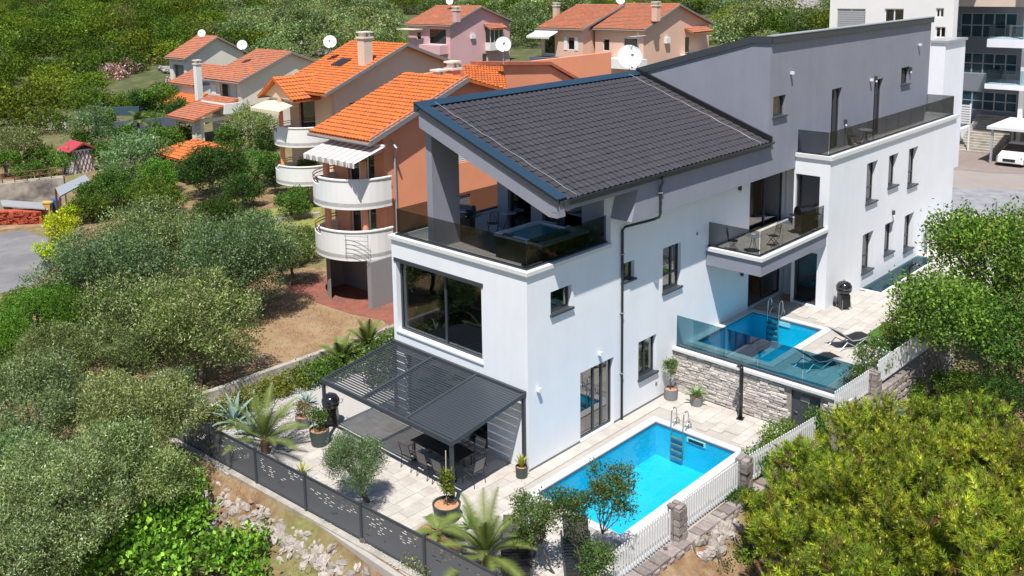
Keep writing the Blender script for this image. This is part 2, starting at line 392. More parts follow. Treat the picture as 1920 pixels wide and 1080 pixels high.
ax = np.unique(np.concatenate([np.arange(-60, -10, 1.), np.arange(-10, 36, .4), np.arange(36, 120, 2.), np.arange(120, 820, 14.)]))
ay = np.unique(np.concatenate([np.arange(-60, -10, 1.), np.arange(-10, 16, .4), np.arange(16, 120, 2.), np.arange(120, 820, 14.)]))
gx, gy = np.meshgrid(ax, ay, indexing='ij'); gz = th(gx, gy)
nx_, ny_ = gx.shape
vv = np.stack([gx, gy, gz], -1).reshape(-1, 3)
ii = (np.arange(nx_-1)[:, None]*ny_+np.arange(ny_-1)[None]).ravel()
ff = np.stack([ii, ii+ny_, ii+ny_+1, ii+1], -1)
def npmesh(name, verts, faces, k=4):
    me = bpy.data.meshes.new(name); me.vertices.add(len(verts)); me.vertices.foreach_set('co', np.ascontiguousarray(verts, dtype=np.float32).ravel())
    me.loops.add(faces.size); me.loops.foreach_set('vertex_index', np.ascontiguousarray(faces, dtype=np.int32).ravel())
    me.polygons.add(len(faces)); me.polygons.foreach_set('loop_start', np.arange(0, faces.size, k, dtype=np.int32))
    me.update(calc_edges=True); return me
me = npmesh('ground', vv, ff); me.materials.append(MT['ground']); me.polygons.foreach_set('use_smooth', [True]*len(me.polygons))
g = bpy.data.objects.new('ground', me); C.objects.link(g); struct(g)
def gz_(x, y): return float(th(x, y))
def sheet(name, poly, z, m, thick=0.):
    mb = MB(); k = len(poly)
    if thick: mb.prism([(p[0], p[1]) for p in poly], lambda p, q, t: (p, q, t), z-thick, z)
    else: mb.add([(p[0], p[1], z) for p in poly], [tuple(range(k))])
    return struct(mb.build(name, m))
# ------------------------------------------------------------------ THE WHITE AND GREY HOUSE
V = thing('house', 'modern white and grey two-unit house with dark tiled roof and glass railed terraces', 'house')
def P_(name, mb, m, parent=None, **k): return mb.build(name, m, V if parent is None else parent, **k)
# lower storeys, front unit
P_('wall', MB(FX(0)).wall(0, 6.73, -.02, 6.72, [(2.07, 6.51, 3.2, 5.87), (1.9, 6.2, 0, 2.35)], .3), 'white_plaster')
holes = [(1.16, 2.25, 5.09, 5.88), (5.09, 5.88, 5.22, 5.9), (7.72, 8.97, 4.13, 5.9), (6.17, 7.35, 1.15, 2.63), (2.71, 4.65, 0, 2.55), (14.3, 17.4, 1.7, 3.95), (14.25, 17.4, 5.0, 7.35)]
P_('wall', MB(FY(0)).wall(.3, 17.6, -.02, 6.72, holes[:6]+[(14.25, 17.4, 5.0, 6.73)], .3), 'white_plaster')
P_('wall', MB(FY(0)).wall(4.45, 17.6, 6.72, 9.0, [(14.25, 17.4, 6.7, 7.35)], .3), 'white_plaster')
P_('wall', MB().box(.3, 6.43, -.02, 14, 6.73, 6.72), 'white_plaster')
P_('terrace_floor', MB().box(.3, .3, 6.1, 14, 6.43, 6.4), 'grey_plaster')
# coping: three flat pieces with mitred look, butted end to end
cop = MB(); cop.box(-.09, -.09, 6.72, .30, 6.82, 6.85); cop.box(.30, -.09, 6.72, 4.42, .30, 6.85); cop.box(.30, 6.43, 6.72, 14, 6.82, 6.85)
P_('coping', cop, 'coping_white')
gb = MB(); gb.box(.1, .1, 6.851, .22, 6.62, 6.9); gb.box(.22, .1, 6.851, 4.4, .22, 6.9); gb.box(.22, 6.5, 6.851, 14, 6.62, 6.9); P_('glass_channel', gb, 'gutter_metal')
glasswall(V, (.16, 6.56), (.16, .17), 6.9, 7.83, 5, shoe=False)
glasswall(V, (.18, .16), (4.38, .16), 6.9, 7.83, 3, shoe=False)
glasswall(V, (.18, 6.56), (13, 6.56), 6.9, 7.83, 9, shoe=False)
# terrace floor tiles
fl = MB()
for i in range(7):
    for j in range(8): fl.box(.32+i*.8+.006, .32+j*.765+.006, 6.4, .32+(i+1)*.8-.006, .32+(j+1)*.765-.006, 6.425)
stuff(P_('floor_tile', fl, 'paver'))
# upper room behind the terrace
XR, YE, ZE, YR, ZR = .42, -.97, 9.28, 5.5, 11.70
SL = (ZR-ZE)/(YR-YE)
zr = lambda y: ZE+SL*(y-YE)
P_('wall', MB(FX(4.45)).wall(.3, 5.28, 6.425, 9.2, [(3.75, 4.95, 6.44, 8.75), (1.3, 3.2, 6.44, 8.75)], .25), 'grey_plaster')
P_('wall', MB().prism([(.3, 9.2), (5.28, 9.2), (5.28, zr(5.28)-.3), (.3, zr(.3)-.3)], lambda p, q, t: (t, p, q), 4.45, 4.7), 'grey_plaster')
P_('wall', MB().prism([(4.45, 6.425), (14, 6.425), (14, 11.2), (4.45, 11.2)], lambda p, q, t: (p, t, q), 5.28, 5.5), 'grey_plaster')
window(V, FX(4.45), 3.75, 4.95, 6.44, 8.75, sill=False, name='terrace_door')
window(V, FX(4.45), 1.3, 3.2, 6.44, 8.75, mull=(2.25,), sill=False, name='terrace_door')
P_('column', MB().box(.75, 5.2, 6.425, 2.1, 5.5, zr(5.2)-.62), 'grey_plaster')
# grey beam that carries the eave (cantilevered over the white wall), slanted cut at its left end
P_('eave_beam', MB().prism([(4.42, 7.75), (14, 7.75), (14, 9.0), (4.84, 9.0)], lambda p, q, t: (p, t, q), -.9, -.001), 'grey_plaster')
P_('eave_beam', MB().box(XR+.01, YE+.05, 8.86, 4.83, -.7, 9.2), 'grey_plaster')
# sloped rake beam
def slope_prism(x0, x1, ytop, thick, y0, y1, lo=0.):
    pts = [(y0, zr(y0)+ytop), (y1, zr(y1)+ytop), (y1, zr(y1)+ytop-thick), (y0+lo, zr(y0+lo)+ytop-thick)]
    if lo: pts.append((y0, zr(y0+lo)+ytop-thick))
    return MB().prism(pts, lambda p, q, t: (t, p, q), x0, x1)
P_('rake_beam', slope_prism(XR+.02, XR+.42, -.19, .56, YE+.052, YR-.02, lo=.35), 'grey_plaster')
roof = P_('roof', slope_prism(XR+.1, 13.98, -.06, .12, YE, YR), 'anthracite')
P_('rake_trim', slope_prism(XR-.06, XR+.42, .06, .035, YE-.02, YR+.12), 'sky_tint_metal', roof)
P_('rake_trim', slope_prism(XR-.03, XR+.02, .024, .22, YE-.01, YR+.1), 'anthracite', roof)  # dark trim strip, with the shadow under the flashing put into its colour
P_('ridge_trim', MB().prism([(YR-.16, zr(YR)-.01), (YR+.14, zr(YR)+.16), (YR+.16, zr(YR)+.10), (YR+.16, zr(YR)-.2), (YR+.04, zr(YR)-.2)], lambda p, q, t: (t, p, q), XR-.06, 14.05), 'sky_tint_metal', roof)
# roof tiles: lowest and nearest ones single, the rest joined
RT = roof_frame((XR+.42, YE-.03, zr(YE-.03)-.055), (1, 0, 0), (0, math.cos(math.atan(SL)), math.sin(math.atan(SL))))
W_, L_ = 13.50-.04, (YR-.12-YE)/math.cos(math.atan(SL))
NXT, NYT = 46, 19; TW, TL = W_/NXT, L_/NYT
tm = tile_mesh(TW, TL+.03, .05, 6).build('roof_tile', 'dark_tile', None); tme = tm.data; bpy.data.objects.remove(tm)
order = sorted([(i, j) for i in range(NXT) for j in range(NYT)], key=lambda q: q[0]*TW*1.0+q[1]*TL*.9)
near = set(order[:298])
e_, u_ = Vector((1, 0, 0)), Vector((0, math.cos(math.atan(SL)), math.sin(math.atan(SL))))
rotx = math.atan(SL)
mb = MB(RT); base = tile_mesh(TW, TL+.03, .05, 6)
for (i, j) in order:
    if (i, j) in near: share(tme, 'roof_tile', roof, RT(i*TW, j*TL, random.uniform(-.004, .004)), (rotx+random.uniform(-.006, .006), 0, 0))
    else:
        jz = random.uniform(-.004, .004); mb.add([(x+i*TW, y+j*TL, z+jz) for x, y, z in base.v], base.f)
stuff(P_('roof_tile', mb, 'dark_tile_far', roof))
# lightning wires on little holders
def on_roof(x, y, h=.13): return (x, y, zr(y)+h)
for x0, x1 in ((XR+.75, XR+1.05), (13.0, 12.55)):
    pts = [on_roof(x0+(x1-x0)*0, YR-.1+(YE-.02-YR)*k/14, .12+.02*math.sin(k*2.3)) for k in range(15)]
    pts.append((x0, YE-.12, ZE-.12)); P_('lightning_wire', MB().tube(pts, .006, 4), 'light_metal', roof)
# gutter and downpipe
gt = MB().prism([(YE-.06, ZE-.13), (YE-.16, ZE-.12), (YE-.19, ZE-.02), (YE-.175, ZE-.02), (YE-.15, ZE-.10), (YE-.06, ZE-.11)], lambda p, q, t: (t, p, q), XR+.45, 14.1)
P_('gutter', gt, 'gutter_metal')
gt = MB().box(XR+.3, YE-.058, ZE-.25, 14.0, YE-.0, ZE-.06); P_('fascia', gt, 'anthracite')
dpx = 6.05
P_('downpipe', MB().tube([(dpx, YE-.1, ZE-.12), (dpx, YE-.1, ZE-.35), (dpx, -.98, ZE-.6), (dpx, -.98, 7.75), (dpx, -.93, 7.62), (dpx-.1, -.75, 7.52), (5.12, -.14, 7.32), (5.05, -.07, 7.2), (5.05, -.07, .02)], .048, 8), 'gutter_metal', smooth=True)
for z in (8.5, 6.3, 4.1, 1.8): P_('pipe_clamp', MB().box(5.05-.06 if z < 7.5 else dpx-.06, -.13 if z < 7.5 else -1.04, z, 5.05+.06 if z < 7.5 else dpx+.06, -.001 if z < 7.5 else -.901, z+.03), 'light_metal')
# windows of the front unit
window(V, FX(0), 2.07, 6.51, 3.2, 5.87, dep=.2, mull=(4.06,), fr=.09, sill=False, name='window')
MB(FX(0)).box(2.0, -.199, 3.14, 6.56, .05, 3.199).build('window_sill', 'white_paint', V)
MB(FX(0)).box(1.98, -.19, 5.88, 6.6, .035, 6.02).build('blind_box', 'anthracite', V)
window(V, FY(0), 1.16, 2.25, 5.09, 5.88); window(V, FY(0), 5.09, 5.88, 5.22, 5.9)
window(V, FY(0), 7.72, 8.97, 4.13, 5.9, rail=4.75, curtain=((8.1, 8.5),), mull=(8.5,)); window(V, FY(0), 6.17, 7.35, 1.15, 2.63, mull=(6.75,), curtain=((6.3, 6.7),))
window(V, FY(0), 2.71, 4.65, 0.005, 2.55, mull=(3.62, 4.1), sill=False, curtain=((2.85, 3.3), (3.7, 4.0)), name='patio_door')
window(V, FX(0), 1.9, 6.2, .005, 2.35, mull=(3.3, 4.8), sill=False, name='patio_door')
window(V, FY(0), 14.3, 17.4, 1.705, 3.95, mull=(15.85,), sill=False, name='patio_door')
window(V, FY(0), 14.25, 17.4, 5.005, 7.35, mull=(15.8,), sill=False, name='patio_door')
# upper grey volume of the rear unit
P_('wall', MB(FY(-.9)).wall(14.3, 31.8, 7.751, 13.32, [(14.32, 15.42, 10.2, 11.07), (19.86, 20.9, 8.0, 10.84), (24.58, 25.62, 8.0, 10.84), (27.93, 29.03, 10.26, 11.15)], .3), 'grey_plaster')
P_('wall', MB().prism([(-.9, 7.751), (5.5, 7.751), (5.5, 11.72), (-.15, 13.32), (-.9, 13.32)], lambda p, q, t: (t, p, q), 14.0, 14.299), 'grey_plaster')
P_('wall', MB().prism([(-.6, 7.751), (5.5, 7.751), (5.5, 11.72), (-.15, 13.32), (-.6, 13.32)], lambda p, q, t: (t, p, q), 31.5, 31.799), 'grey_plaster')
P_('wall', MB().box(14.3, 5.2, 7.75, 31.5, 5.5, 11.7), 'grey_plaster')
rf2 = P_('roof', MB().prism([(-.95, 13.321), (-.95, 13.5), (-.1, 13.5), (5.6, 11.88), (5.6, 11.7), (-.15, 13.321)], lambda p, q, t: (t, p, q), 14.02, 31.75), 'anthracite')
P_('roof_fascia', MB().box(14.0, -1.03, 13.3, 31.84, -.951, 13.58), 'anthracite', rf2)
P_('rake_trim', MB().prism([(-.95, 13.3), (-.95, 13.58), (-.12, 13.58), (5.68, 11.94), (5.68, 11.64), (-.15, 13.3)], lambda p, q, t: (t, p, q), 13.93, 13.999), 'anthracite', rf2)
P_('ridge_capping', MB().box(14.0, -1.05, 13.581, 31.84, -.7, 13.62), 'light_metal', rf2)
# junction flashing between tiled roof and grey gable
P_('wall_flashing', MB().prism([(YE-.12, zr(YE)+.0), (YE-.12, zr(YE)+.2), (YR+.1, zr(YR)+.25), (YR+.1, zr(YR)-.05)], lambda p, q, t: (t, p, q), 13.88, 13.998), 'black_metal')
window(V, FY(-.9), 14.32, 15.42, 10.2, 11.07); window(V, FY(-.9), 27.93, 29.03, 10.26, 11.15)
window(V, FY(-.9), 19.86, 20.9, 8.005, 10.84, sill=False, name='terrace_door', mull=(20.38,), curtain=((20.45, 20.62),))
window(V, FY(-.9), 24.58, 25.62, 8.005, 10.84, sill=False, name='terrace_door', mull=(25.1,), curtain=((25.2, 25.35),))
# white block of the rear unit
P_('wall', MB(FX(16.5)).wall(-2.45, -.86, 1.6, 8.25, [(-2.02, -.93, 5.02, 7.5), (-2.02, -.95, 1.72, 4.1)], .3), 'white_plaster'); P_('wall', MB(FX(17.602)).wall(-.9, .0, 1.6, 7.749, [], .2), 'white_plaster')
bw = [(20.3, 21.5, 5.64, 7.52), (22.8, 23.95, 5.95, 7.5), (25.25, 26.45, 5.56, 7.47), (20.18, 21.4, 2.4, 4.22), (22.72, 23.85, 2.68, 4.2), (25.15, 26.35, 2.3, 4.13)]
P_('wall', MB(FY(-2.45)).wall(16.8, 31.8, 1.6, 8.25, bw, .3), 'white_plaster')
P_('wall', MB().box(31.5, -2.15, 1.6, 31.8, 6.7, 8.25), 'white_plaster')
P_('wall', MB().box(16.5, 6.43, 1.6, 31.5, 6.73, 7.75), 'white_plaster')
P_('terrace_floor', MB().box(16.8, -2.15, 7.7, 31.5, -.9, 7.99), 'paving_base')
cop = MB(); cop.box(16.42, -2.54, 8.25, 16.8, -.91, 8.42); cop.box(16.8, -2.54, 8.25, 31.9, -2.15, 8.42); cop.box(31.5, -2.15, 8.25, 31.9, -.91, 8.42)
P_('coping', cop, 'coping_white')
gb = MB(); gb.box(16.56, -2.36, 8.421, 16.68, -.91, 8.46); gb.box(16.68, -2.36, 8.421, 31.7, -2.25, 8.46); P_('glass_channel', gb, 'gutter_metal')
glasswall(V, (16.62, -.92), (16.62, -2.29), 8.46, 9.42, 1, shoe=False)
glasswall(V, (16.64, -2.30), (31.68, -2.30), 8.46, 9.42, 10, shoe=False)
glasswall(V, (31.7, -2.29), (31.7, -.92), 8.46, 9.42, 1, shoe=False)
for k, (a, b, c, d) in enumerate(bw):
    window(V, FY(-2.45), a, b, c, d, rail=c+.62 if k != 1 and k != 4 else None, curtain=((a+.3, a+.62),), dep=.22)
window(V, FX(16.5), -2.02, -.93, 5.025, 7.5, sill=False, name='side_window'); window(V, FX(16.5), -2.02, -.95, 1.725, 4.1, sill=False, name='side_window')
# middle balcony
B = MB(); B.box(10.8, -2.4, 4.55, 16.499, -.001, 5.16).box(16.5, -.859, 4.55, 17.59, -.001, 5.16); P_('balcony_slab', B, 'grey_plaster')
B = MB(); B.box(10.72, -2.48, 5.16, 11.1, -.001, 5.3); B.box(11.1, -2.48, 5.16, 16.499, -2.1, 5.3); P_('coping', B, 'coping_white')
gb = MB(); gb.box(10.9, -2.3, 5.301, 11.0, -.01, 5.34); gb.box(11.0, -2.3, 5.301, 16.49, -2.2, 5.34); P_('glass_channel', gb, 'gutter_metal')
glasswall(V, (10.95, -.02), (10.95, -2.24), 5.34, 6.3, 1, shoe=False); glasswall(V, (10.97, -2.25), (16.47, -2.25), 5.34, 6.3, 3, shoe=False)
B = MB()
for i in range(6):
    for j in range(3): B.box(11.1+i*.9+.005, -2.1+j*.7+.005, 5.161, 11.1+(i+1)*.9-.005, -2.1+(j+1)*.7-.005, 5.18)
stuff(P_('floor_tile', B, 'paver'))
# wall lamps, cameras, sockets
def lamp(x, y, z, mm='anthracite'):
    o = MB().box(x-.05, y-.12, z, x+.05, y-.001, z+.2).build('wall_lamp', mm, V)
    MB().lathe([(.045, 0), (.05, .05), (.03, .1)], (x, y-.09, z-.1), 8).build('lamp_glass', 'white_paint', o)
for px, py, yy in ((1385, 356, 0), (1389, 516, 0), (1583, 232, -.9), (1657-17, 220-70, -.9), (1705, 210-77, -.9), (1673, 402, -2.45)):
    p = aty(px, py, yy); lamp(p.x, yy, p.z)
for px, py, yy in ((1482, 137, -.9), (1631, 150, -.9), (1722, 84, -.9), (1122, 662, 0), (1007, 730, 0)):
    p = aty(px, py, yy); P_('security_light', MB().box(p.x-.06, yy-.16, p.z-.05, p.x+.06, yy-.03, p.z+.07).box(p.x-.03, yy-.03, p.z-.03, p.x+.03, yy-.001, p.z+.03), 'white_paint')
for px, py in ((1307, 438), (1230, 719)):
    p = aty(px, py, 0); P_('socket', MB().box(p.x-.05, -.02, p.z-.06, p.x+.05, -.001, p.z+.06), 'pot_grey')
P_('plinth', MB().box(.001, -.012, -.01, 2.7, -.001, .06), 'pot_grey'); P_('plinth', MB().box(4.66, -.012, -.01, 8.48, -.001, .06), 'pot_grey')

# ------------------------------------------------------------------ pergola
G = thing('pergola', 'dark grey metal louvred pergola against the white front wall', 'pergola')
xf, zf, xb, zb = -3.43, 2.33, -.02, 2.78
ys = (.06, 2.28, 4.5, 6.73)
zp = lambda x: zf+(zb-zf)*(x-xf)/(xb-xf)
def beamx(y0, y1, h=.14, dz=0.):
    return MB().prism([(xf+.1, zp(xf+.1)+dz), (xb-.1, zp(xb-.1)+dz), (xb-.1, zp(xb-.1)-h+dz), (xf+.1, zp(xf+.1)-h+dz)], lambda p, q, t: (p, t, q), y0, y1)
MB().box(xf, ys[0], zf-.14, xf+.1, ys[3], zf+.02).build('beam', 'anthracite', G)
MB().box(xb-.1, ys[0], zb-.14, xb, ys[3], zb+.02).build('beam', 'anthracite', G)
for y in ys: beamx(y-.05 if y > 1 else y, y+.05 if y < 6 else y).build('beam', 'anthracite', G)
for (px_, py_, hh) in ((xf+.02, ys[0]+.02, zf-.141), (xf+.02, ys[3]-.12, zf-.141), (xb-.12, ys[0]+.02, zb-.141), (xb-.12, ys[3]-.12, zb-.141)):
    pl = MB().box(px_, py_, 0, px_+.1, py_+.1, hh).build('post', 'anthracite', G)
    MB().box(px_-.04, py_-.04, 0, px_+.14, py_+.14, .012).build('foot_plate', 'light_metal', pl)
NS = 27
for b in range(3):
    y0, y1 = ys[b]+.06, ys[b+1]-.06
    ang = (.06, .36, .5)[b]
    ln = y1-y0; wv_ = (.104, .098, .092)[b]
    sl = MB().box(-wv_/2, 0, -.006, wv_/2, ln, .006).box(-wv_/2, 0, -.022, -wv_/2+.008, ln, -.0061); so = sl.build('slat', 'anthracite', None); smesh = so.data; bpy.data.objects.remove(so)
    for k in range(NS):
        x = xf+.16+(xb-xf-.32)*(k+.5)/NS
        share(smesh, 'slat', G, (x, y0, zp(x)-.03), (0, ang+math.atan((zb-zf)/(xb-xf))*-1, 0))

# ------------------------------------------------------------------ paving and pools
PX0, PX1, PY0, PY1 = -.85, 5.81, -4.33, -1.04
pv = MB(FZ(-.03)).wall(-6.6, 8.5, -5.6, 7.4, [(PX0-.05, PX1+.05, PY0-.05, PY1+.05), (-6.7, -3.1, 7.0, 7.5), (.0, 8.5, .0, 7.5)], .5)
PAV = struct(pv.build('paving', 'paving_base'))
cells = []
y = -5.55; r = 0
while y < 7.0:
    h = (.40, .52, .46)[r % 3]; x = -6.45-(r*.37) % .7
    while x < 8.48:
        L = random.choice((.5, .7, .9, .8)); x1 = min(x+L, 8.49)
        cx, cy = (x+x1)/2, y+h/2
        xlim = -6.9+.075*(8.6-cy) if False else -6.25-.073*(cy-.9)
        inpool = cx+L/2 > PX0-.32 and cx-L/2 < PX1+.32 and cy+h/2 > PY0-.32 and cy-h/2 < PY1+.32
        inhouse = cx+L/2 > 0.0 and cy+h/2 > .0
        if x1-x > .15 and x > xlim and not inpool and not inhouse and not (cy > 4.2 and cx < -5.0-(6.5-cy)*.5): cells.append((x, x1, y, min(y+h, 7.4)))
        x += L
    y += h; r += 1
cells.sort(key=lambda c: (c[0]+21)**2+(c[2]+19)**2)
pm = MB()
for k, (a, b, c, d) in enumerate(cells):
    if k < 296:
        z = random.uniform(-.003, .003); MB().box(a+.005, c+.005, -.029, b-.005, d-.005, .004+z).build('paver', 'paver', PAV)
    else: pm.box(a+.005, c+.005, -.029, b-.005, d-.005, .004)
# slivers beside the pool and walls
for a, b, c, d in ((PX0-.32-.5, PX0-.32, PY0-.3, PY1+.3),): pass
stuff(pm.build('paver', 'paver', PAV))

def pool(name, label, x0, x1, y0, y1, zt, depth, rim=.28):
    R = thing(name, label, 'swimming pool', (0, 0, 0))
    b = MB(); 
    b.add([(x0, y0, zt-.03), (x1, y0, zt-.03), (x1, y1, zt-.03), (x0, y1, zt-.03), (x0, y0, zt-depth), (x1, y0, zt-depth), (x1, y1, zt-depth), (x0, y1, zt-depth)],
          [(4, 5, 6, 7), (0, 1, 5, 4), (1, 2, 6, 5), (2, 3, 7, 6), (3, 0, 4, 7)])
    b.build('basin', 'pool_basin', R)
    # coping slabs
    def run(a0, a1, fn):
        n_ = max(1, round((a1-a0)/.8))
        for i in range(n_):
            mb = MB(); fn(mb, a0+(a1-a0)*i/n_+.003, a0+(a1-a0)*(i+1)/n_-.003); mb.build('coping_slab', 'pool_coping', R)
    run(x0-rim, x1+rim, lambda m_, a, c: m_.box(a, y1-.02, zt-.028, c, y1+rim, zt+.012)); run(x0-rim, x1+rim, lambda m_, a, c: m_.box(a, y0-rim, zt-.028, c, y0+.02, zt+.012))
    run(y0+.02, y1-.02, lambda m_, a, c: m_.box(x0-rim, a, zt-.028, x0+.02, c, zt+.012)); run(y0+.02, y1-.02, lambda m_, a, c: m_.box(x1-.02, a, zt-.028, x1+rim, c, zt+.012))
    MB().box(x0-.0, y1-.02, zt-.10, x1, y1-.001, zt-.0281).box(x1-.02, y0, zt-.10, x1-.001, y1-.02, zt-.0281).build('waterline_band', 'wall_blue_grey', R)
    wv = MB().add([(x0+.002, y0+.002, zt-.12), (x1-.021, y0+.002, zt-.12), (x1-.021, y1-.021, zt-.12), (x0+.002, y1-.021, zt-.12)], [(0, 1, 2, 3)])
    wv.build('water', 'pool_water', R)
    return R
p1 = pool('swimming_pool', 'larger rectangular turquoise pool beside the white side wall, lower terrace', PX0, PX1, PY0, PY1, .0, 1.3)
MB().box(PX1-.05, PY0+1.2, -.30, PX1-.003, PY0+1.95, -.13).build('skimmer', 'white_paint', p1)
MB().box(PX1-.06, PY0+1.27, -.27, PX1-.051, PY0+1.88, -.16).build('skimmer_slot', 'dark_room', p1)
MB().lathe([(.12, 0), (.12, .012), (.0, .02)], (4.0, -3.1, -1.299), 14).build('floor_drain', 'light_metal', p1)
Z2 = 1.7
p2 = pool('swimming_pool', 'smaller turquoise pool half in shade on the raised terrace behind the glass screen', 9.7, 14.25, -3.42, -.28, Z2, 1.4)
MB().box(14.2, -2.0, Z2-.30, 14.247, -1.2, Z2-.13).build('skimmer', 'white_paint', p2)
pv2 = MB(FZ(Z2-.03)).wall(8.85, 33.0, -6.95, -.0, [(9.65, 14.3, -3.47, -.23), (16.5, 31.8, -2.45, 0)], 1.9)
PV2 = struct(pv2.build('upper_paving', 'paving_base'))
mb = MB(); y = -6.9; r = 0; c2 = []
while y < -.02:
    h = (.40, .52, .46)[r % 3]; x = 8.87
    while x < 32.9:
        L = random.choice((.5, .7, .9)); x1 = min(x+L, 32.95)
        inpool = x1 > 9.36 and x < 14.58 and y+h > -3.76 and y < .0
        inb = x1 > 16.5 and y+h > -2.45
        mat_ = 20.0 < x1 and x < 27.3 and y+h > -3.45
        if not inpool and not inb: c2.append((x, x1, y, min(y+h, -.01)))
        x += L
    y += h; r += 1
c2.sort(key=lambda c: (c[0]+21)**2+(c[2]+19)**2); vis = [c for c in c2 if c[0] > 12.5]; hid = [c for c in c2 if c[0] <= 12.5]
for k, (a, b, c, d) in enumerate(vis):
    if k < 296: MB().box(a+.005, c+.005, Z2-.029, b-.005, d-.005, Z2+.004+random.uniform(-.002, .002)).build('paver', 'paver', PV2)
    else: mb.box(a+.005, c+.005, Z2-.029, b-.005, d-.005, Z2+.004)
for a, b, c, d in hid: mb.box(a+.005, c+.005, Z2-.029, b-.005, d-.005, Z2+.004)
stuff(mb.build('paver', 'paver', PV2))
# shallow glass-covered light well along the white block
lw = tag(MB().box(20.1, -3.38, Z2+.02, 26.9, -2.52, Z2+.05).build('light_well_cover', 'teal_glass'), 'long bluish glass cover set in white rim at foot of the white block', 'glass cover')
MB().box(20.0, -3.5, Z2+.005, 27.0, -3.4, Z2+.06).box(20.0, -3.4, Z2+.005, 20.09, -2.47, Z2+.06).build('rim', 'coping_white', lw)
# artificial turf patch
q = [at(1662, 603, Z2), at(1720, 570, Z2), at(1735, 650, Z2), at(1628, 632, Z2)]
a = at(1662, 603, Z2); 
tag(MB().box(a.x-3.0, a.y-1.6, Z2+.006, a.x+.0, a.y, Z2+.03).build('turf_mat', 'turf'), 'green artificial grass mat on the raised terrace under the tree', 'grass mat')

def ladder(name, label, x, y, z):
    R = thing(name, label, 'pool ladder', (x, y, z))
    for s in (-.25, .25):
        pts = [(.42, s, .0), (.42, s, .30), (.38, s, .42), (.30, s, .40), (.22, s, .30), (.16, s, .28)]
        MB().tube([(.46, s, .0), (.44, s, .18), (.34, s, .26), (.22, s, .2), (.12, s, .05), (-.06, s, -.2)], .021, 8).build('lower_rail', 'steel', R, smooth=True)
        arc = [(.30, s, .02), (.27, s, .55)]+[(.27-.16+.16*math.cos(t), s, .55+.16*math.sin(t)) for t in (.5, 1.1, 1.6, 2.2, 2.8)]+[(-.07, s, .3), (-.08, s, -1.1)]
        MB().tube(arc, .021, 8).build('handrail', 'steel', R, smooth=True)
    for k in range(4): MB().box(-.14, -.24, -.35-.25*k, -.03, .24, -.31-.25*k).build('step', 'pot_grey', R)
    return R
ladder('pool_ladder', 'chrome ladder at the far edge of the larger front pool', PX1, PY1-.95, .01)
ladder('pool_ladder', 'chrome ladder at the shaded corner of the smaller raised pool', 14.25, -1.25, Z2+.01)

# ------------------------------------------------------------------ stone wall with glass screen between the terraces
SW = thing('stone_wall', 'pale grey ledge stone wall with white coping between the two pool terraces', 'wall')
MB(FX(8.56)).wall(-6.9, -.02, -.6, 1.66, [(-5.95, -4.88, -.61, 1.5)], .29).build('core', 'mortar', SW)
def stone(mb, u0, u1, z0, z1, w0, bev=.012, T=None):
    b = bev; j = lambda: random.uniform(-b, b)*.8
    f = [(u0+b+j(), w0+random.uniform(0, .02), z0+b+j()), (u1-b+j(), w0+random.uniform(0, .02), z0+b+j()), (u1-b+j(), w0+random.uniform(0, .02), z1-b+j()), (u0+b+j(), w0+random.uniform(0, .02), z1-b+j())]
    mbk = [(u0, -.02, z0), (u1, -.02, z0), (u1, -.02, z1), (u0, -.02, z1)]
    mid = [(u0+.002, w0*.5, z0+.002), (u1-.002, w0*.5, z0+.002), (u1-.002, w0*.5, z1-.002), (u0+.002, w0*.5, z1-.002)]
    mb.add(f+mid+mbk, [(0, 1, 2, 3), (0, 4, 5, 1), (1, 5, 6, 2), (2, 6, 7, 3), (3, 7, 4, 0), (4, 8, 9, 5), (5, 9, 10, 6), (6, 10, 11, 7), (7, 11, 8, 4)]); return mb
z = 0.0; cnt = 0; rest = MB(FX(8.56))
while z < 1.63:
    h = random.uniform(.08, .15); h = min(h, 1.655-z)
    u = -6.9
    while u < -.03:
        L = random.uniform(.18, .5); u1 = min(u+L, -.03)
        if not (u1 > -5.95 and u < -4.88 and z < 1.5) and h > .03:
            if u < -5.95 < u1 and z < 1.5: u1 = -5.95
            if cnt < 296: stone(MB(FX(8.56)), u+.006, u1-.006, z+.005, z+h-.005, random.uniform(.02, .06)).build('stone', 'ledge_stone', SW)
            else: stone(rest, u+.006, u1-.006, z+.005, z+h-.005, random.uniform(.02, .06))
            cnt += 1
        u = u1
    z += h
if rest.v: stuff(rest.build('stone', 'ledge_stone', SW))
MB().box(8.42, -6.98, 1.66, 8.9, -.02, 1.76).build('coping', 'coping_white', SW)
dr = MB(FX(8.56)).box(-5.95, -.12, 0, -4.88, -.07, 1.5).build('door', 'anthracite', SW)
MB(FX(8.56)).box(-5.06, -.07, .68, -5.0, -.01, .74).box(-5.12, -.03, .69, -5.0, -.01, .73).build('handle', 'steel', dr)
MB(FX(8.56)).box(-5.55, -.07, 1.15, -5.2, -.05, 1.32).build('sign_plate', 'pot_grey', dr)
GS = thing('glass_screen', 'long teal tinted glass screen standing on the stone wall coping', 'glass screen')
glasswall(GS, (8.66, -.06), (8.66, -6.95), 1.80, 3.02, 4, 'teal_glass')
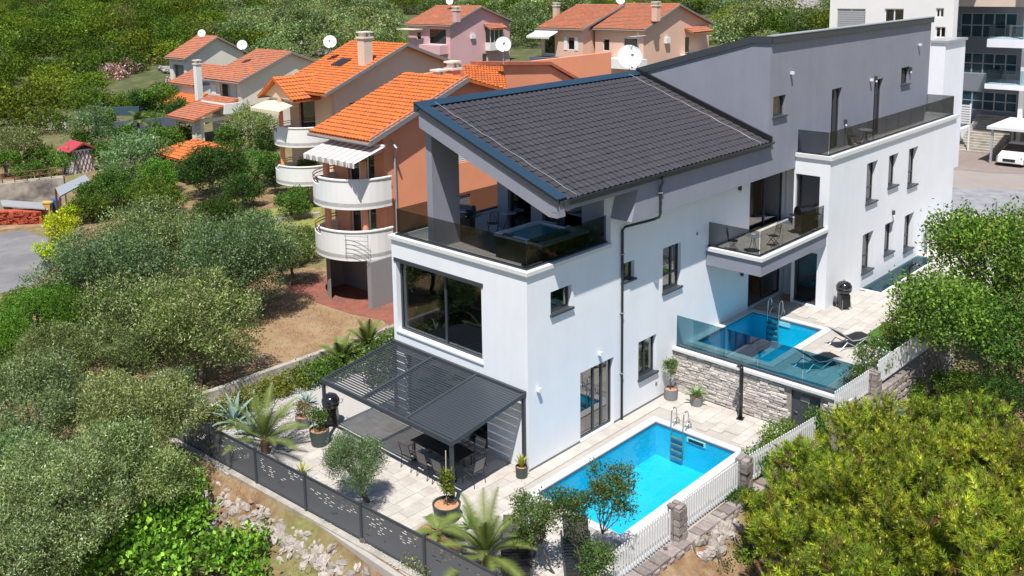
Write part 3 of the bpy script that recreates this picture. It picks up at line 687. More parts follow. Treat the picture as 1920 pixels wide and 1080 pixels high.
# masonry side wall of the raised terrace
# ------------------------------------------------------------------ front fence with laser cut panels
fx = lambda y: -6.25-.0735*(y-.9)
ypost = [11.75, 10.2, 8.59, 5.98, 3.47, .94, -1.6, -4.1, -5.5]
kb = MB()
def skew_box(mb, y0, y1, w0, w1, z0, z1):
    mb.add([(fx(y0)+w0, y0, z0), (fx(y0)+w1, y0, z0), (fx(y1)+w1, y1, z0), (fx(y1)+w0, y1, z0), (fx(y0)+w0, y0, z1), (fx(y0)+w1, y0, z1), (fx(y1)+w1, y1, z1), (fx(y1)+w0, y1, z1)],
           [(0, 1, 2, 3), (4, 5, 6, 7), (0, 1, 5, 4), (1, 2, 6, 5), (2, 3, 7, 6), (3, 0, 4, 7)]); return mb
KW = thing('retaining_wall', 'low concrete retaining wall carrying the dark perforated fence', 'wall')
skew_box(MB(), -5.9, 12.5, -.22, .14, -2.2, .02).build('wall_body', 'concrete', KW)
skew_box(MB(), -5.9, 12.5, -.34, -.221, -2.2, -.42).build('footing', 'concrete', KW)
F = thing('metal_fence', 'dark grey metal fence with laser cut dashes along the front of the garden', 'fence')
for y in ypost:
    MB().box(fx(y)-.045, y-.045, .02, fx(y)+.045, y+.045, 1.27).build('post', 'anthracite', F)
for k in range(len(ypost)-1):
    y1, y0 = ypost[k]-.05, ypost[k+1]+.05; L = y1-y0
    if L < .3: continue
    p = MB(lambda u, w_, z: (fx(y0+u)+w_, y0+u, z)); nu, nz2 = max(6, int(L/.045)), 44
    du, dz = L/nu, 1.06/nz2; hole = set()
    for cl_ in range(5):
        cu_, cj_ = random.uniform(0, nu), nz2*random.uniform(.5, .85)
        for q in range(34):
            j = int(cj_+random.gauss(0, nz2*.13)); i = int(cu_+random.gauss(0, nu*.12))
            ln_ = random.choice((2, 3, 3, 4))
            if 3 < j < nz2-2 and j % 3 == 0 and 1 < i < nu-5 and not any((i+t_, j) in hole for t_ in range(-1, ln_+1)): hole |= {(i+t_, j) for t_ in range(ln_)}
    for j in range(nz2):
        i = 0
        while i < nu:
            if (i, j) in hole: i += 1; continue
            i1 = i
            while i1 < nu and (i1, j) not in hole: i1 += 1
            sh = .011 if j % 2 == 0 else 0
            z0, z1 = .10+j*dz+(0 if j % 2 else sh), .10+(j+1)*dz-(0 if j % 2 else sh)
            if True:
                p.add([(i*du, 0, .10+j*dz), (i1*du, 0, .10+j*dz), (i1*du, 0, .10+(j+1)*dz), (i*du, 0, .10+(j+1)*dz)], [(0, 1, 2, 3)])
            else: p.add([(i*du, 0, .10+j*dz), (i1*du, 0, .10+j*dz), (i1*du, 0, .10+(j+1)*dz), (i*du, 0, .10+(j+1)*dz)], [(0, 1, 2, 3)])
            i = i1
    pn = p.build('panel', 'panel_grey', F)
    pn.name = 'panel'
    f2 = MB(lambda u, w_, z: (fx(y0+u)+w_, y0+u, z)); f2.box(0, -.02, 1.16, L, .02, 1.21).box(0, -.02, .06, L, .02, .10); f2.build('rail', 'anthracite', F)

# ------------------------------------------------------------------ boundary wall of the left garden, planting bed
tag(MB().box(-7.3, 12.4, -1.2, 13, 12.65, .48).build('garden_wall', 'concrete'), 'long low concrete wall between the planting bed and the dry neighbouring garden', 'wall')
sheet('gravel_bed', [(-7.0, 7.2), (-3.2, 7.0), (8, 7.0), (8, 12.4), (-7.0, 12.4)], .0, 'gravel', .6)
st_ = MB()
sheet('gravel_bed', [(-6.55, 4.3), (-5.2, 4.6), (-4.6, 6.4), (-4.9, 7.19), (-6.8, 7.19)], .012, 'gravel')
sheet('gravel_bed', [(-6.2, -1.2), (-5.5, -1.0), (-5.3, 4.0), (-6.5, 4.29)], .011, 'gravel')
# pebbles
me = MB(); 
for k in range(2600):
    if random.random() < .75: x, y = random.uniform(-6.7, -2.8), random.uniform(7.2, 11.6)
    else: x, y = random.uniform(-6.4, -5.1), random.uniform(-1, 7)
    r_ = random.uniform(.02, .05); me.lathe([(0, 0), (r_, r_*.5), (0, r_)], (x, y, .01), 4)
stuff(tag(me.build('pebbles', 'gravel'), 'white pebbles scattered over the gravel bed behind the front fence', 'pebbles'))

# ------------------------------------------------------------------ white picket fences on stone walls
def picket(name, label, p0, p1, z0, z1, h=.95, post=True):
    R = thing(name, label, 'fence', (p0[0], p0[1], z0), math.atan2(p1[1]-p0[1], p1[0]-p0[0]), 'white picket fence panels')
    L = math.hypot(p1[0]-p0[0], p1[1]-p0[1]); sl_ = (z1-z0)/L
    def rail(zz): MB().prism([(0, zz), (L, zz+sl_*L), (L, zz+.07+sl_*L), (0, zz+.07)], lambda p, q, t: (p, t, q), .012, .05).build('rail', 'white_paint', R)
    rail(.06); rail(h-.22)
    n_ = int(L/.125); pm_ = MB().prism([(-.035, 0), (.035, 0), (.035, h-.03), (0, h), (-.035, h-.03)], lambda p, q, t: (p, t, q), -.012, .011)
    po = pm_.build('picket', 'white_paint', None); pme = po.data; bpy.data.objects.remove(po)
    for k in range(n_):
        u = (k+.5)*L/n_; share(pme, 'picket', R, (u, 0, sl_*u+.02))
    return R
def stone_base(name, label, p0, p1, z0, z1, hgt, th_=.38, m='field_stone', sz=(.28, .5), zz=(.2, .3), n_max=150, cat='wall'):
    L = math.hypot(p1[0]-p0[0], p1[1]-p0[1]); R = thing(name, label, cat, (p0[0], p0[1], z0), math.atan2(p1[1]-p0[1], p1[0]-p0[0])); sl_ = (z1-z0)/L
    T = lambda u, w_, z: (u, -th_/2-w_, z+sl_*u)
    mb = MB(); mb.prism([(0, -hgt), (L, -hgt+sl_*L), (L, sl_*L-.03), (0, -.03)], lambda p, q, t: (p, t, q), -th_/2, th_/2).build('core', 'mortar', R)
    z = -hgt; rest = MB(T); c = 0
    while z < -.04:
        hh = min(random.uniform(*zz), 0-z); u = random.uniform(-.2, 0)
        while u < L-.05:
            u1 = min(u+random.uniform(*sz), L); uu = max(u, 0)
            if u1-uu > .08:
                mb = MB(T) if c < n_max else rest
                j = [random.uniform(-.05, .05) for _ in range(8)]
                a = [(uu+.01+abs(j[0])*.5, z+.012+j[1]*.4), (u1-.01-abs(j[2])*.5, z+.012+j[3]*.4), (u1-.01-abs(j[4])*.8, z+hh-.01+j[5]*.4), (uu+.01+abs(j[6])*.8, z+hh-.01+j[7]*.4)]
                cu, cz = (uu+u1)/2, z+hh/2; w1 = random.uniform(.05, .12)
                mid = [(cu+(p-cu)*.97, .02, cz+(q_-cz)*.97) for p, q_ in a]; top = [(cu+(p-cu)*.62, w1+random.uniform(-.02, .02), cz+(q_-cz)*.62) for p, q_ in a]; bk = [(p, -.03, q_) for p, q_ in a]
                mb.add(bk+mid+top, [(8, 9, 10, 11)]+[(s_+i, s_+(i+1) % 4, s_+4+(i+1) % 4, s_+4+i) for s_ in (0, 4) for i in range(4)])
                if mb is not rest: mb.build('stone', m, R)
                c += 1
            u = u1
        z += hh
    # cap stones on the top edge
    u = 0
    while u < L-.1:
        u1 = min(u+random.uniform(.3, .6), L); MB().prism([(u+.01, -.03+sl_*u), (u1-.01, -.03+sl_*u1), (u1-.03, .05+random.uniform(-.02, .02)+sl_*u1), (u+.03, .05+random.uniform(-.02, .02)+sl_*u)], lambda p, q_, t: (p, t, q_), -th_/2-.04, th_/2-.02).build('cap_stone', m, R); u = u1
    if rest.v: stuff(rest.build('stone', m, R))
    return R
def pillar(name, label, x, y, z0, z1, w_=.42):
    R = thing(name, label, 'pillar', (x, y, 0)); z = z0
    while z < z1-.02:
        h = min(random.uniform(.2, .3), z1-z)
        for sx, sy in ((-1, -1), (1, -1), (-1, 1), (1, 1)):
            a = w_/2+random.uniform(-.03, .03); mx_ = random.uniform(-.05, .05)
            mb = MB(); x0, x1_ = sorted((mx_+.006*sx, sx*a)); y0, y1_ = sorted((.006*sy, sy*a))
            cx_, cyy, cz = (x0+x1_)/2, (y0+y1_)/2, z+h/2
            mb.box(x0, y0, z+.006, x1_, y1_, z+h-.006); mb.v = [(cx_+(p-cx_)*(1-.12*(random.random())), cyy+(q_-cyy)*(1-.12*random.random()), cz+(r_-cz)*(1-.08*random.random())) for p, q_, r_ in mb.v]
            mb.build('stone', 'field_stone', R)
        z += h
    return R
FA, FB, FC_, FD = (-5.4, -5.55), (.12, -5.55), (3.78, -5.6), (8.3, -5.98)
picket('picket_fence', 'white picket fence panel by the loungers, left of the nearer stone pillar', (-2.9, -5.55), (-.1, -5.55), .06, .06)
picket('picket_fence', 'white picket fence panel along the pool between the two stone pillars', (.38, -5.55), (3.6, -5.6), .06, .06)
picket('picket_fence', 'white picket fence panel half hidden by shrubs in front of the grey door', (4.05, -5.63), (8.15, -6.0), .06, .06)
stone_base('rubble_wall', 'brown-grey stone wall under the picket fence beside the front pool', (-6.2, -5.62), (8.3, -6.05), .0, .0, 1.25)
pillar('stone_pillar', 'rough stone pillar between two picket panels, close to the front pool', .14, -5.6, -1.2, 1.08)
pillar('stone_pillar', 'rough stone pillar at the far corner of the front pool', 3.84, -5.66, -1.2, 1.08)
pz = [at(1563, 775, 1.6), at(1628, 737, 1.6), at(1645, 722, 1.7), at(1742, 655, 1.7)]
picket('picket_fence', 'short white picket fence panel right of the glass screen end', pz[0], pz[1], 1.5, 1.6, .85)
picket('picket_fence', 'white picket fence panel beside the big leafy tree on the raised terrace', pz[2], pz[3], 1.7, 1.75, .9)
stone_base('rubble_wall', 'tall brown stone wall carrying the raised terrace picket panels', (pz[0].x-.1, pz[0].y-.1), (pz[3].x+2, pz[3].y-.05), 1.42, 1.62, 2.2)
pp = at(1636, 735, 1.6); pillar('stone_pillar', 'rough stone pillar between the raised picket panels', pp.x, pp.y, .2, 2.35)

# ------------------------------------------------------------------ rubble bank below the front wall
RB = thing('rubble_bank', 'bank of loose grey and ochre stones below the front retaining wall', 'stone bank')
rocks = []
for s_ in range(6):
    rnd = random.Random(s_); vs = []; bm_ = MB()
    for la in range(-1, 2):
        for lo in range(6):
            r_ = rnd.uniform(.75, 1.1); a = lo*math.pi/3+la*.4; e = la*.75
            vs.append((r_*math.cos(a)*math.cos(e), r_*.8*math.sin(a)*math.cos(e), r_*.65*math.sin(e)))
    vs += [(0, 0, -.65), (0, 0, .62)]
    fs = [(k*6+i, k*6+(i+1) % 6, (k+1)*6+(i+1) % 6, (k+1)*6+i) for k in range(2) for i in range(6)]+[((i+1) % 6, i, 18) for i in range(6)]+[(12+i, 12+(i+1) % 6, 19) for i in range(6)]
    o = bm_.add(vs, fs).build('stone', 'rubble', None); rocks.append(o.data); bpy.data.objects.remove(o)
for k in range(297):
    if k < 235:
        t = random.random(); q_ = at(368+300*t+random.gauss(0, 30), 905+178*t+random.gauss(0, 24), -.85); x, y = min(q_.x, fx(q_.y)-.5-random.random()*.5), q_.y
    else:
        q_ = at(1230+random.random()*130, 1075-random.random()*110, -.9); x, y = q_.x, q_.y
        if y > -5.9: y = -5.9-random.random()*.6
    s_ = random.uniform(.07, .26); share(random.choice(rocks), 'stone', RB, (x, y, gz_(x, y)+s_*.25), (random.random()*6, random.random()*6, random.random()*6), (s_, s_, s_*.8))

# ------------------------------------------------------------------ left: road, walls, sheds
sheet('road', [at(90, 448), at(98, 505), at(60, 535), at(0, 552), at(-300, 600), at(-400, 470), at(0, 440), at(40, 432)], .03, 'asphalt')
sheet('path', [at(540, 540), at(590, 525), at(760, 500), at(770, 640), at(715, 600), at(660, 590), at(600, 570)], .025, 'red_paving')
sheet('lawn', [at(-50, 800), at(340, 760), at(665, 642), at(745, 610), at(720, 590), at(560, 550), at(480, 500), at(300, 480), at(0, 600)], .014, 'dry_lawn')
sheet('lawn', [at(440, 400), at(600, 380), at(610, 440), at(520, 470), at(440, 450)], .02, 'green_lawn')
sheet('path', [at(0, 432), at(80, 425), at(100, 405), at(0, 415)], .034, 'dry_lawn')
p = at(500, 420); q = at(600, 405)
tag(MB().prism([(p.x, p.y), (q.x, q.y), (q.x+.2, q.y+.25), (p.x+.2, p.y+.25)], lambda a, b, t: (a, b, t), 0, .25).build('garden_kerb', 'concrete'), 'low concrete kerb between lawn and shrubs near the round balconies', 'kerb')
a, b = at(-60, 412, 0), at(124, 390, 0)
ow = tag(MB().prism([(a.x, a.y), (b.x, b.y), (b.x+.4, b.y+.8), (a.x+.4, a.y+.8)], lambda p, q, t: (p, q, t), 0, 2.3).build('concrete_wall', 'old_concrete'), 'stained old concrete wall with dark railing above the road at left', 'wall')
d_ = (b-a); Lw = d_.length; ang = math.atan2(d_.y, d_.x)
RL = thing('railing', 'dark pipe railing on top of the stained concrete wall', 'railing', (a.x, a.y, 2.3), ang)
for zz in (.35, .7): MB().tube([(0, .2, zz), (Lw, .2, zz)], .035, 6).build('rail', 'rail_red', RL)
pme = MB().tube([(0, .2, 0), (0, .2, .72)], .035, 6).build('post', 'rail_red', None); pm_ = pme.data; bpy.data.objects.remove(pme)
for k in range(9): share(pm_, 'post', RL, (Lw*k/8, 0, 0))
# bins
def wheelie(label, p, m):
    R = thing('wheeled_bin', label, 'bin', (p.x, p.y, p.z), -.7)
    MB().prism([(-.25, .08), (.25, .08), (.31, 1.0), (-.31, 1.0)], lambda a, b, t: (a, t, b), -.3, .3).build('bin_body', m, R)
    MB().prism([(-.34, 1.0), (.34, 1.0), (.30, 1.07), (-.30, 1.10)], lambda a, b, t: (a, t, b), -.33, .33).build('lid', m, R)
    for s_ in (-.26, .26): MB(lambda x, y, z: (x+.26, y, z)).tube([(0, s_-.03, .1), (0, s_+.03, .1)], .1, 10).build('wheel', 'tyre', R)
    MB().tube([(.36, -.25, 1.0), (.36, .25, 1.0)], .02, 6).build('handle', m, R)
wheelie('yellow wheeled bin beside a blue one at the road edge', at(90, 406), 'bin_yellow'); wheelie('blue wheeled bin beside a yellow one at the road edge', at(106, 401), 'bin_blue')
# brick stack with single bricks in view
BP = thing('brick_stack', 'stack of red bricks and roof tiles under a grey sheet by the road', 'brick stack', at(22, 420))
MB().box(-2.4, -.3, 0, 2.2, .6, .9).build('stack_core', 'brick', BP)
bo = MB().box(-.14, -.06, 0, .14, .06, .075).build('brick', 'brick', None); bme = bo.data; bpy.data.objects.remove(bo)
for k in range(150): share(bme, 'brick', BP, (random.uniform(-2.3, 2.1), -.36, .002+.082*random.randrange(12)), (0, 0, random.uniform(-.2, .2)))
BP.rotation_euler = (0, 0, -.75)
tag(MB().prism([tuple(at(4, 386, 1.1))[:2], tuple(at(84, 392, 1.1))[:2], tuple(at(78, 380, 1.1))[:2], tuple(at(0, 375, 1.1))[:2]], lambda a, b, t: (a, b, t), 1.05, 1.12).build('cover_sheet', 'light_metal'), 'pale corrugated sheet lying over the red brick stack', 'roof sheet')
R = thing('stone_slabs', 'small stack of white stone blocks beside the yellow bin', 'stone stack', at(76, 414), -.7)
for k in range(4): MB().box(-.55, -.3, .2*k, .5, .3, .2*k+.17).build('block', 'coping_white', R)
# lean-to roof and kiosk
c0, c1, c2_, c3 = at(104, 352, 2.2), at(160, 327, 2.2), at(168, 338, 2.0), at(112, 368, 2.0)
R = thing('lean_to', 'pale sheet lean-to roof on dark posts beside the hedge', 'shelter')
MB().add([c0, c1, c2_, c3, c0-Vector((0, 0, .08)), c1-Vector((0, 0, .08)), c2_-Vector((0, 0, .08)), c3-Vector((0, 0, .08))], [(0, 1, 2, 3), (4, 5, 6, 7), (0, 1, 5, 4), (1, 2, 6, 5), (2, 3, 7, 6), (3, 0, 4, 7)]).build('roof', 'light_metal', R)
for c in (c0, c1, c2_, c3): MB().box(c.x-.06, c.y-.06, 0, c.x+.06, c.y+.06, c.z-.08).build('post', 'rail_red', R)
p = at(149, 322, 0); R = thing('kiosk', 'small garden kiosk with red sheet roof and lattice front', 'shed', p)
MB().box(-1, -1, 0, 1, 1, 2.1).build('wall', 'white_paint', R)
MB().prism([(-1.3, 2.05), (0, 2.75), (1.3, 2.05), (1.2, 2.0), (0, 2.6), (-1.2, 2.0)], lambda a, b, t: (a, t, b), -1.3, 1.3).build('roof', 'red_sheet', R)
for k in range(7): MB().tube([(-1+k*.33, -1.03, .1), (-1+min(2, k*.33+.66), -1.03, 2.0)], .03, 4).tube([(-1+k*.33, -1.04, 2.0), (-1+min(2, k*.33+.66), -1.04, .1)], .03, 4).build('lattice', 'rail_red', R)

# ------------------------------------------------------------------ NEIGHBOUR HOUSES
def quadroof(parent, A, B, Cc, D, m, tw=.33, tl=.40, amp=.06, name='roof', thick=.16):
    """A lower near corner, B upper near corner, Cc upper far, D lower far (3d)"""
    A, B, Cc, D = map(Vector, (A, B, Cc, D)); e = (D-A); u = (B-A); W = e.length; L = u.length
    nn = e.cross(u).normalized(); nn = nn if nn.z > 0 else -nn
    lo = [p-Vector((0, 0, thick)) for p in (A, B, Cc, D)]
    o = MB().add([A, B, Cc, D]+lo, [(0, 1, 2, 3), (4, 5, 6, 7), (0, 1, 5, 4), (1, 2, 6, 5), (2, 3, 7, 6), (3, 0, 4, 7)]).build(name, m, parent)
    T = roof_frame(A+nn*.01, e, u)
    stuff(tiled(T, W, L, tw, tl, amp, 3).build('roof_tile', m, o))
    return o
def gable(parent, x0, xr_, x1, y0, y1, ze, zr_, m, tm_='terracotta_tile', g0=0., ov=.45, zb_=None, holes_f=(), holes_g=(), wins_f=(), wins_g=(), zb0=-1.):
    """ridge along y, gable wall facing -y, front wall facing -x"""
    zb_ = zb_ or ze; s_ = (zr_-ze)/(xr_-x0)
    X0, Y0, Y1, X1 = x0+ov, y0+ov, y1-ov, x1-ov
    zf_ = ze+s_*ov-.16; zbk = zb_-.16+.2
    MB(FX(X0)).wall(Y0, Y1, zb0, zf_, list(holes_f), .3).build('wall', m, parent)
    hz = min(zf_, zbk)
    MB(FY(Y0)).wall(X0+.3, X1, zb0, hz, list(holes_g), .3).build('wall', m, parent)
    MB().prism([(X0, hz), (X0, zf_), (xr_, zr_-.17), (X1, zbk), (X1, hz)], lambda p, q, t: (p, t, q), Y0+.001, Y0+.3).build('gable', m, parent)
    MB().box(X1-.3, Y0+.3, zb0, X1, Y1, zbk).build('wall', m, parent); MB().box(X0+.3, Y1-.3, zb0, X1-.3, Y1, hz).build('wall', m, parent)
    MB().prism([(X0, hz), (X0, zf_), (xr_, zr_-.17), (X1, zbk), (X1, hz)], lambda p, q, t: (p, t, q), Y1-.3, Y1-.001).build('gable', m, parent)
    quadroof(parent, (x0, y0, ze), (xr_, y0, zr_), (xr_, y1, zr_), (x0, y1, ze), tm_)
    quadroof(parent, (x1, y1, zb_), (xr_, y1, zr_-.003), (xr_, y0, zr_-.003), (x1, y0, zb_), tm_)
    MB().prism([(x0-.05, ze-.17), (xr_, zr_-.17), (xr_, zr_+.06), (x0-.05, ze+.06)], lambda p, q, t: (p, t, q), y0-.06, y0-.001).build('verge_board', 'pot_grey', parent)
    MB().prism([(xr_, zr_-.17), (x1, zb_-.17), (x1, zb_+.06), (xr_, zr_+.06)], lambda p, q, t: (p, t, q), y0-.06, y0-.001).build('verge_board', 'pot_grey', parent)
    MB().tube([(x0-.07, y0, ze-.12), (x0-.07, y1, ze-.12)], .08, 8).build('gutter', 'pot_grey', parent)
    MB().tube([(xr_, y0, zr_+.03), (xr_, y1, zr_+.03)], .11, 8).build('ridge_tile', tm_, parent)
    for (k, a, b, c, d) in wins_f: window(parent, FX(X0), a, b, c, d, m='white_paint', sill=False, dep=.1)
def chimney(parent, x, y, z0, z1, m, w_=.35):
    o = MB().box(x-w_, y-w_, z0, x+w_, y+w_, z1).build('chimney', m, parent)
    MB().box(x-w_-.08, y-w_-.08, z1, x+w_+.08, y+w_+.08, z1+.12).box(x-w_*.8, y-w_*.8, z1+.12, x-w_*.3, y+w_*.8, z1+.4).box(x+w_*.3, y-w_*.8, z1+.12, x+w_*.8, y+w_*.8, z1+.4).box(x-w_-.06, y-w_-.06, z1+.4, x+w_+.06, y+w_+.06, z1+.5).build('chimney_cap', 'cream_plaster', o)
def dish(label, p, r_=.55, face=(-.6, -.7, .35), mast=1.2):
    R = thing('satellite_dish', label, 'satellite dish', (p[0], p[1], p[2]))
    f_ = Vector(face).normalized(); a = f_.orthogonal().normalized(); b = f_.cross(a)
    mb = MB(); vs = []; n_ = 20
    for i, (rr, dd) in enumerate(((0, 0), (.35, .02), (.7, .085), (1, .17))):
        for j in range(n_): t = 2*math.pi*j/n_; vs.append(tuple(Vector((0, 0, mast))+(a*math.cos(t)+b*math.sin(t))*rr*r_+f_*dd*r_))
    mb.add(vs, [(i*n_+j, i*n_+(j+1) % n_, (i+1)*n_+(j+1) % n_, (i+1)*n_+j) for i in range(3) for j in range(n_)]).build('reflector', 'white_paint', R, smooth=True)
    MB().tube([(.0, .0, 0), (0, 0, mast)], .03, 6).build('mast', 'light_metal', R)
    q_ = Vector((0, 0, mast))+f_*r_*1.1-b*0
    MB().tube([Vector((0, 0, mast))-Vector((0, 0, r_*.9)), q_-Vector((0, 0, .1))], .015, 5).build('feed_arm', 'light_metal', R)
    MB().box(q_.x-.05, q_.y-.05, q_.z-.15, q_.x+.05, q_.y+.05, q_.z-.03).build('receiver', 'pot_grey', R)
def round_balcony(parent, cx_, cy0, cy1, r_, z0, z1, m, railz=.35, open_frac=.45):
    """bulging balcony on a wall facing -x, from y=cy0 (near) to cy1 (far)"""
    n_ = 22; pts = []
    cyy = (cy0+cy1)/2; ry = (cy1-cy0)/2
    for i in range(n_+1):
        t = math.pi*i/n_; pts.append((cx_-r_*math.sin(t)**.8, cyy-ry*math.cos(t)))
    MB().prism(pts, lambda p, q, t: (p, q, t), z0, z0+.2).build('balcony_slab', m, parent)
    mb = MB(); k0 = int(n_*(1-open_frac))
    for i in range(n_):
        zt = z1 if i < k0 else z1-railz
        (xa, ya), (xb_, yb) = pts[i], pts[i+1]
        s_ = lambda x, y: (cx_+(x-cx_)*.93, cyy+(y-cyy)*.95)
        a2, b2 = s_(xa, ya), s_(xb_, yb)
        mb.add([(xa, ya, z0-.12), (xb_, yb, z0-.12), (b2[0], b2[1], z0-.12), (a2[0], a2[1], z0-.12), (xa, ya, zt), (xb_, yb, zt), (b2[0], b2[1], zt), (a2[0], a2[1], zt)],
               [(0, 1, 2, 3), (4, 5, 6, 7), (0, 1, 5, 4), (1, 2, 6, 5), (2, 3, 7, 6), (3, 0, 4, 7)])
    mb.build('balcony_parapet', m, parent)
    for zz in (z1-.02, z1-.17): MB().tube([(p[0]*.985+cx_*.015, p[1], zz) for p in pts[k0:]], .025, 5).build('balcony_rail', 'rail_red', parent)
    mbc = MB()
    MB().tube([(p[0], p[1], z1+.02) for p in pts[:k0+1]], .06, 6).build('balcony_coping', m, parent)
    return pts
def awning(label, x, y0, y1, z, dx, dz, m, group='awnings'):
    R = thing('awning', label, 'awning', (0, 0, 0))
    MB().add([(x, y0, z), (x, y1, z), (x-dx, y1, z-dz), (x-dx, y0, z-dz), (x, y0, z-.02), (x, y1, z-.02), (x-dx, y1, z-dz-.02), (x-dx, y0, z-dz-.02)], [(0, 1, 2, 3), (7, 6, 5, 4), (0, 4, 5, 1), (1, 5, 6, 2), (2, 6, 7, 3), (3, 7, 4, 0)]).build('fabric', m, R)
    mb = MB(); n_ = max(6, int((y1-y0)/.25))
    for i in range(n_):
        a, b = y0+(y1-y0)*i/n_, y0+(y1-y0)*(i+1)/n_; mb.add([(x-dx-.01, a, z-dz), (x-dx-.01, b, z-dz), (x-dx-.01, b-.03, z-dz-.25), (x-dx-.01, a+.03, z-dz-.25)], [(0, 1, 2, 3)])
    mb.build('valance', m, R)
    MB().tube([(x-.03, y0, z+.03), (x-.03, y1, z+.03)], .07, 8).build('cassette', 'white_paint', R)
    for yy in (y0+.2, y1-.2): MB().tube([(x, yy, z-.25), (x-dx*.5, yy+.1, z-dz*.6-.05), (x-dx+.02, yy, z-dz-.02)], .025, 5).build('arm', 'white_paint', R)

# --- orange apartment house with round balconies
O = thing('orange_house', 'orange three-storey house with round white balconies and bright orange tiled roof', 'house')
ox = 7.7    # front wall plane, roof overhangs to 6.45
MB(FX(ox)).wall(16.4, 20.7, 2.2, 8.5, [(17.2, 19.4, 2.9, 5.0), (17.2, 19.4, 5.5, 7.9)], .3).build('wall', 'orange_plaster', O)
MB(FY(16.4)).wall(ox+.3, 30, -.2, 8.5, [(12.6, 13.7, 3.3, 4.5), (12.6, 13.7, 6.3, 7.5), (17.5, 18.6, 6.3, 7.5)], .3).build('wall', 'orange_plaster', O)
MB().prism([(ox, 8.5), (ox, 8.72), (13.22, 10.74), (16, 10.2), (22, 8.5)], lambda p, q, t: (p, t, q), 16.401, 16.69).build('gable', 'orange_plaster', O)
MB().box(ox+.3, 20.4, -.2, 20, 20.7, 8.6).build('wall', 'orange_plaster', O)
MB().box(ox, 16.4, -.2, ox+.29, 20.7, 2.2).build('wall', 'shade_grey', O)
quadroof(O, (6.45, 15.93, 8.4), (13.22, 15.93, 10.91), (13.22, 21.0, 10.91), (6.45, 21.0, 8.4), 'orange_tile', tw=.25, tl=.36, amp=.06)
quadroof(O, (20, 21.0, 8.9), (13.22, 21.0, 10.9), (13.22, 15.93, 10.9), (20, 15.93, 8.9), 'orange_tile', tw=.25, tl=.36)
MB().prism([(6.42, 8.2), (13.22, 10.72), (13.22, 10.97), (6.42, 8.46)], lambda p, q, t: (p, t, q), 15.84, 15.925).build('verge_board', 'pot_grey', O)
MB().tube([(6.4, 15.9, 8.28), (6.4, 21, 8.28)], .08, 8).build('gutter', 'pot_grey', O)
for k in range(20): MB().tube([(6.5+k*.34, 16.05, 8.5+k*.126), (6.5+(k+1)*.34-.02, 16.05, 8.5+(k+1)*.126)], .1, 6).build('verge_tile', 'terracotta_tile', O)
for z in (2.55, 5.15): round_balcony(O, ox, 15.9, 20.6, 2.5, z, z+1.35, 'offwhite_plaster')
for z0, z1 in ((0, 2.5), (2.7, 5.1), (5.3, 7.35)):
    if z0 > 0:
        MB().tube([(5.95, 18.9, z0), (5.95, 18.9, z1)], .17, 10).build('pillar', 'orange_plaster', O)
        MB().tube([(6.6, 16.7, z0), (6.6, 16.7, z1)], .17, 10).build('pillar', 'orange_plaster', O)
window(O, FX(ox), 17.2, 19.4, 2.9, 5.0, m='white_paint', sill=False, mull=(17.9, 18.6), name='balcony_door'); window(O, FX(ox), 17.2, 19.4, 5.5, 7.9, m='white_paint', sill=False, mull=(17.9, 18.6), name='balcony_door')
for a in ((12.6, 13.7, 3.3, 4.5), (12.6, 13.7, 6.3, 7.5), (17.5, 18.6, 6.3, 7.5)):
    wnd = window(O, FY(16.4), *a, m='white_paint', sill=False, dep=.1)
    for k in range(10): MB(FY(16.4)).box(a[0]+.06, -.09, a[2]+.06+k*.11, a[1]-.06, -.06, a[2]+.06+k*.11+.08).build('shutter_slat', 'white_paint', wnd)
MB().tube([(8.1, 16.3, 8.2), (8.1, 15.9, 7.9), (8.3, 16.3, 7.4), (8.3, 16.3, 0)], .06, 6).build('downpipe', 'light_metal', O)
MB().tube([(10.9, 16.33, 8.7), (10.9, 16.33, 0)], .05, 6).build('downpipe', 'light_metal', O)
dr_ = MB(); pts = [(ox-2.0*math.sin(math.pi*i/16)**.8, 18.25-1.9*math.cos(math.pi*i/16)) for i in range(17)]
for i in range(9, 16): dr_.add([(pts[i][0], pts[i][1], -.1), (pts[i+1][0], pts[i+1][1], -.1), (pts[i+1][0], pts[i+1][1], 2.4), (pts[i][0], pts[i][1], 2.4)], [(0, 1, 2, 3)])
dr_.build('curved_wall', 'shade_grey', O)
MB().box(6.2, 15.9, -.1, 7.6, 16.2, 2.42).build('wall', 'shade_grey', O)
rk = thing('drying_rack', 'thin wire drying rack hooked on the lower round balcony', 'drying rack')
q0 = Vector((5.55, 16.9, 3.75)); q1 = Vector((6.2, 15.95, 3.75))
for k in range(6): MB().tube([q0+Vector((-.12, 0, -.22*k)), q1+Vector((-.12, -.1, -.22*k))], .012, 4).build('wire', 'pot_grey', rk)
for p in (q0, q1): MB().tube([p+Vector((-.12, -.05, .1)), p+Vector((-.12, -.05, -1.15))], .014, 4).build('side_bar', 'pot_grey', rk)
awning('striped grey and white awning over the top round balcony of the orange house', 7.2, 15.7, 19.9, 8.1, 1.9, .55, 'awning_stripe')
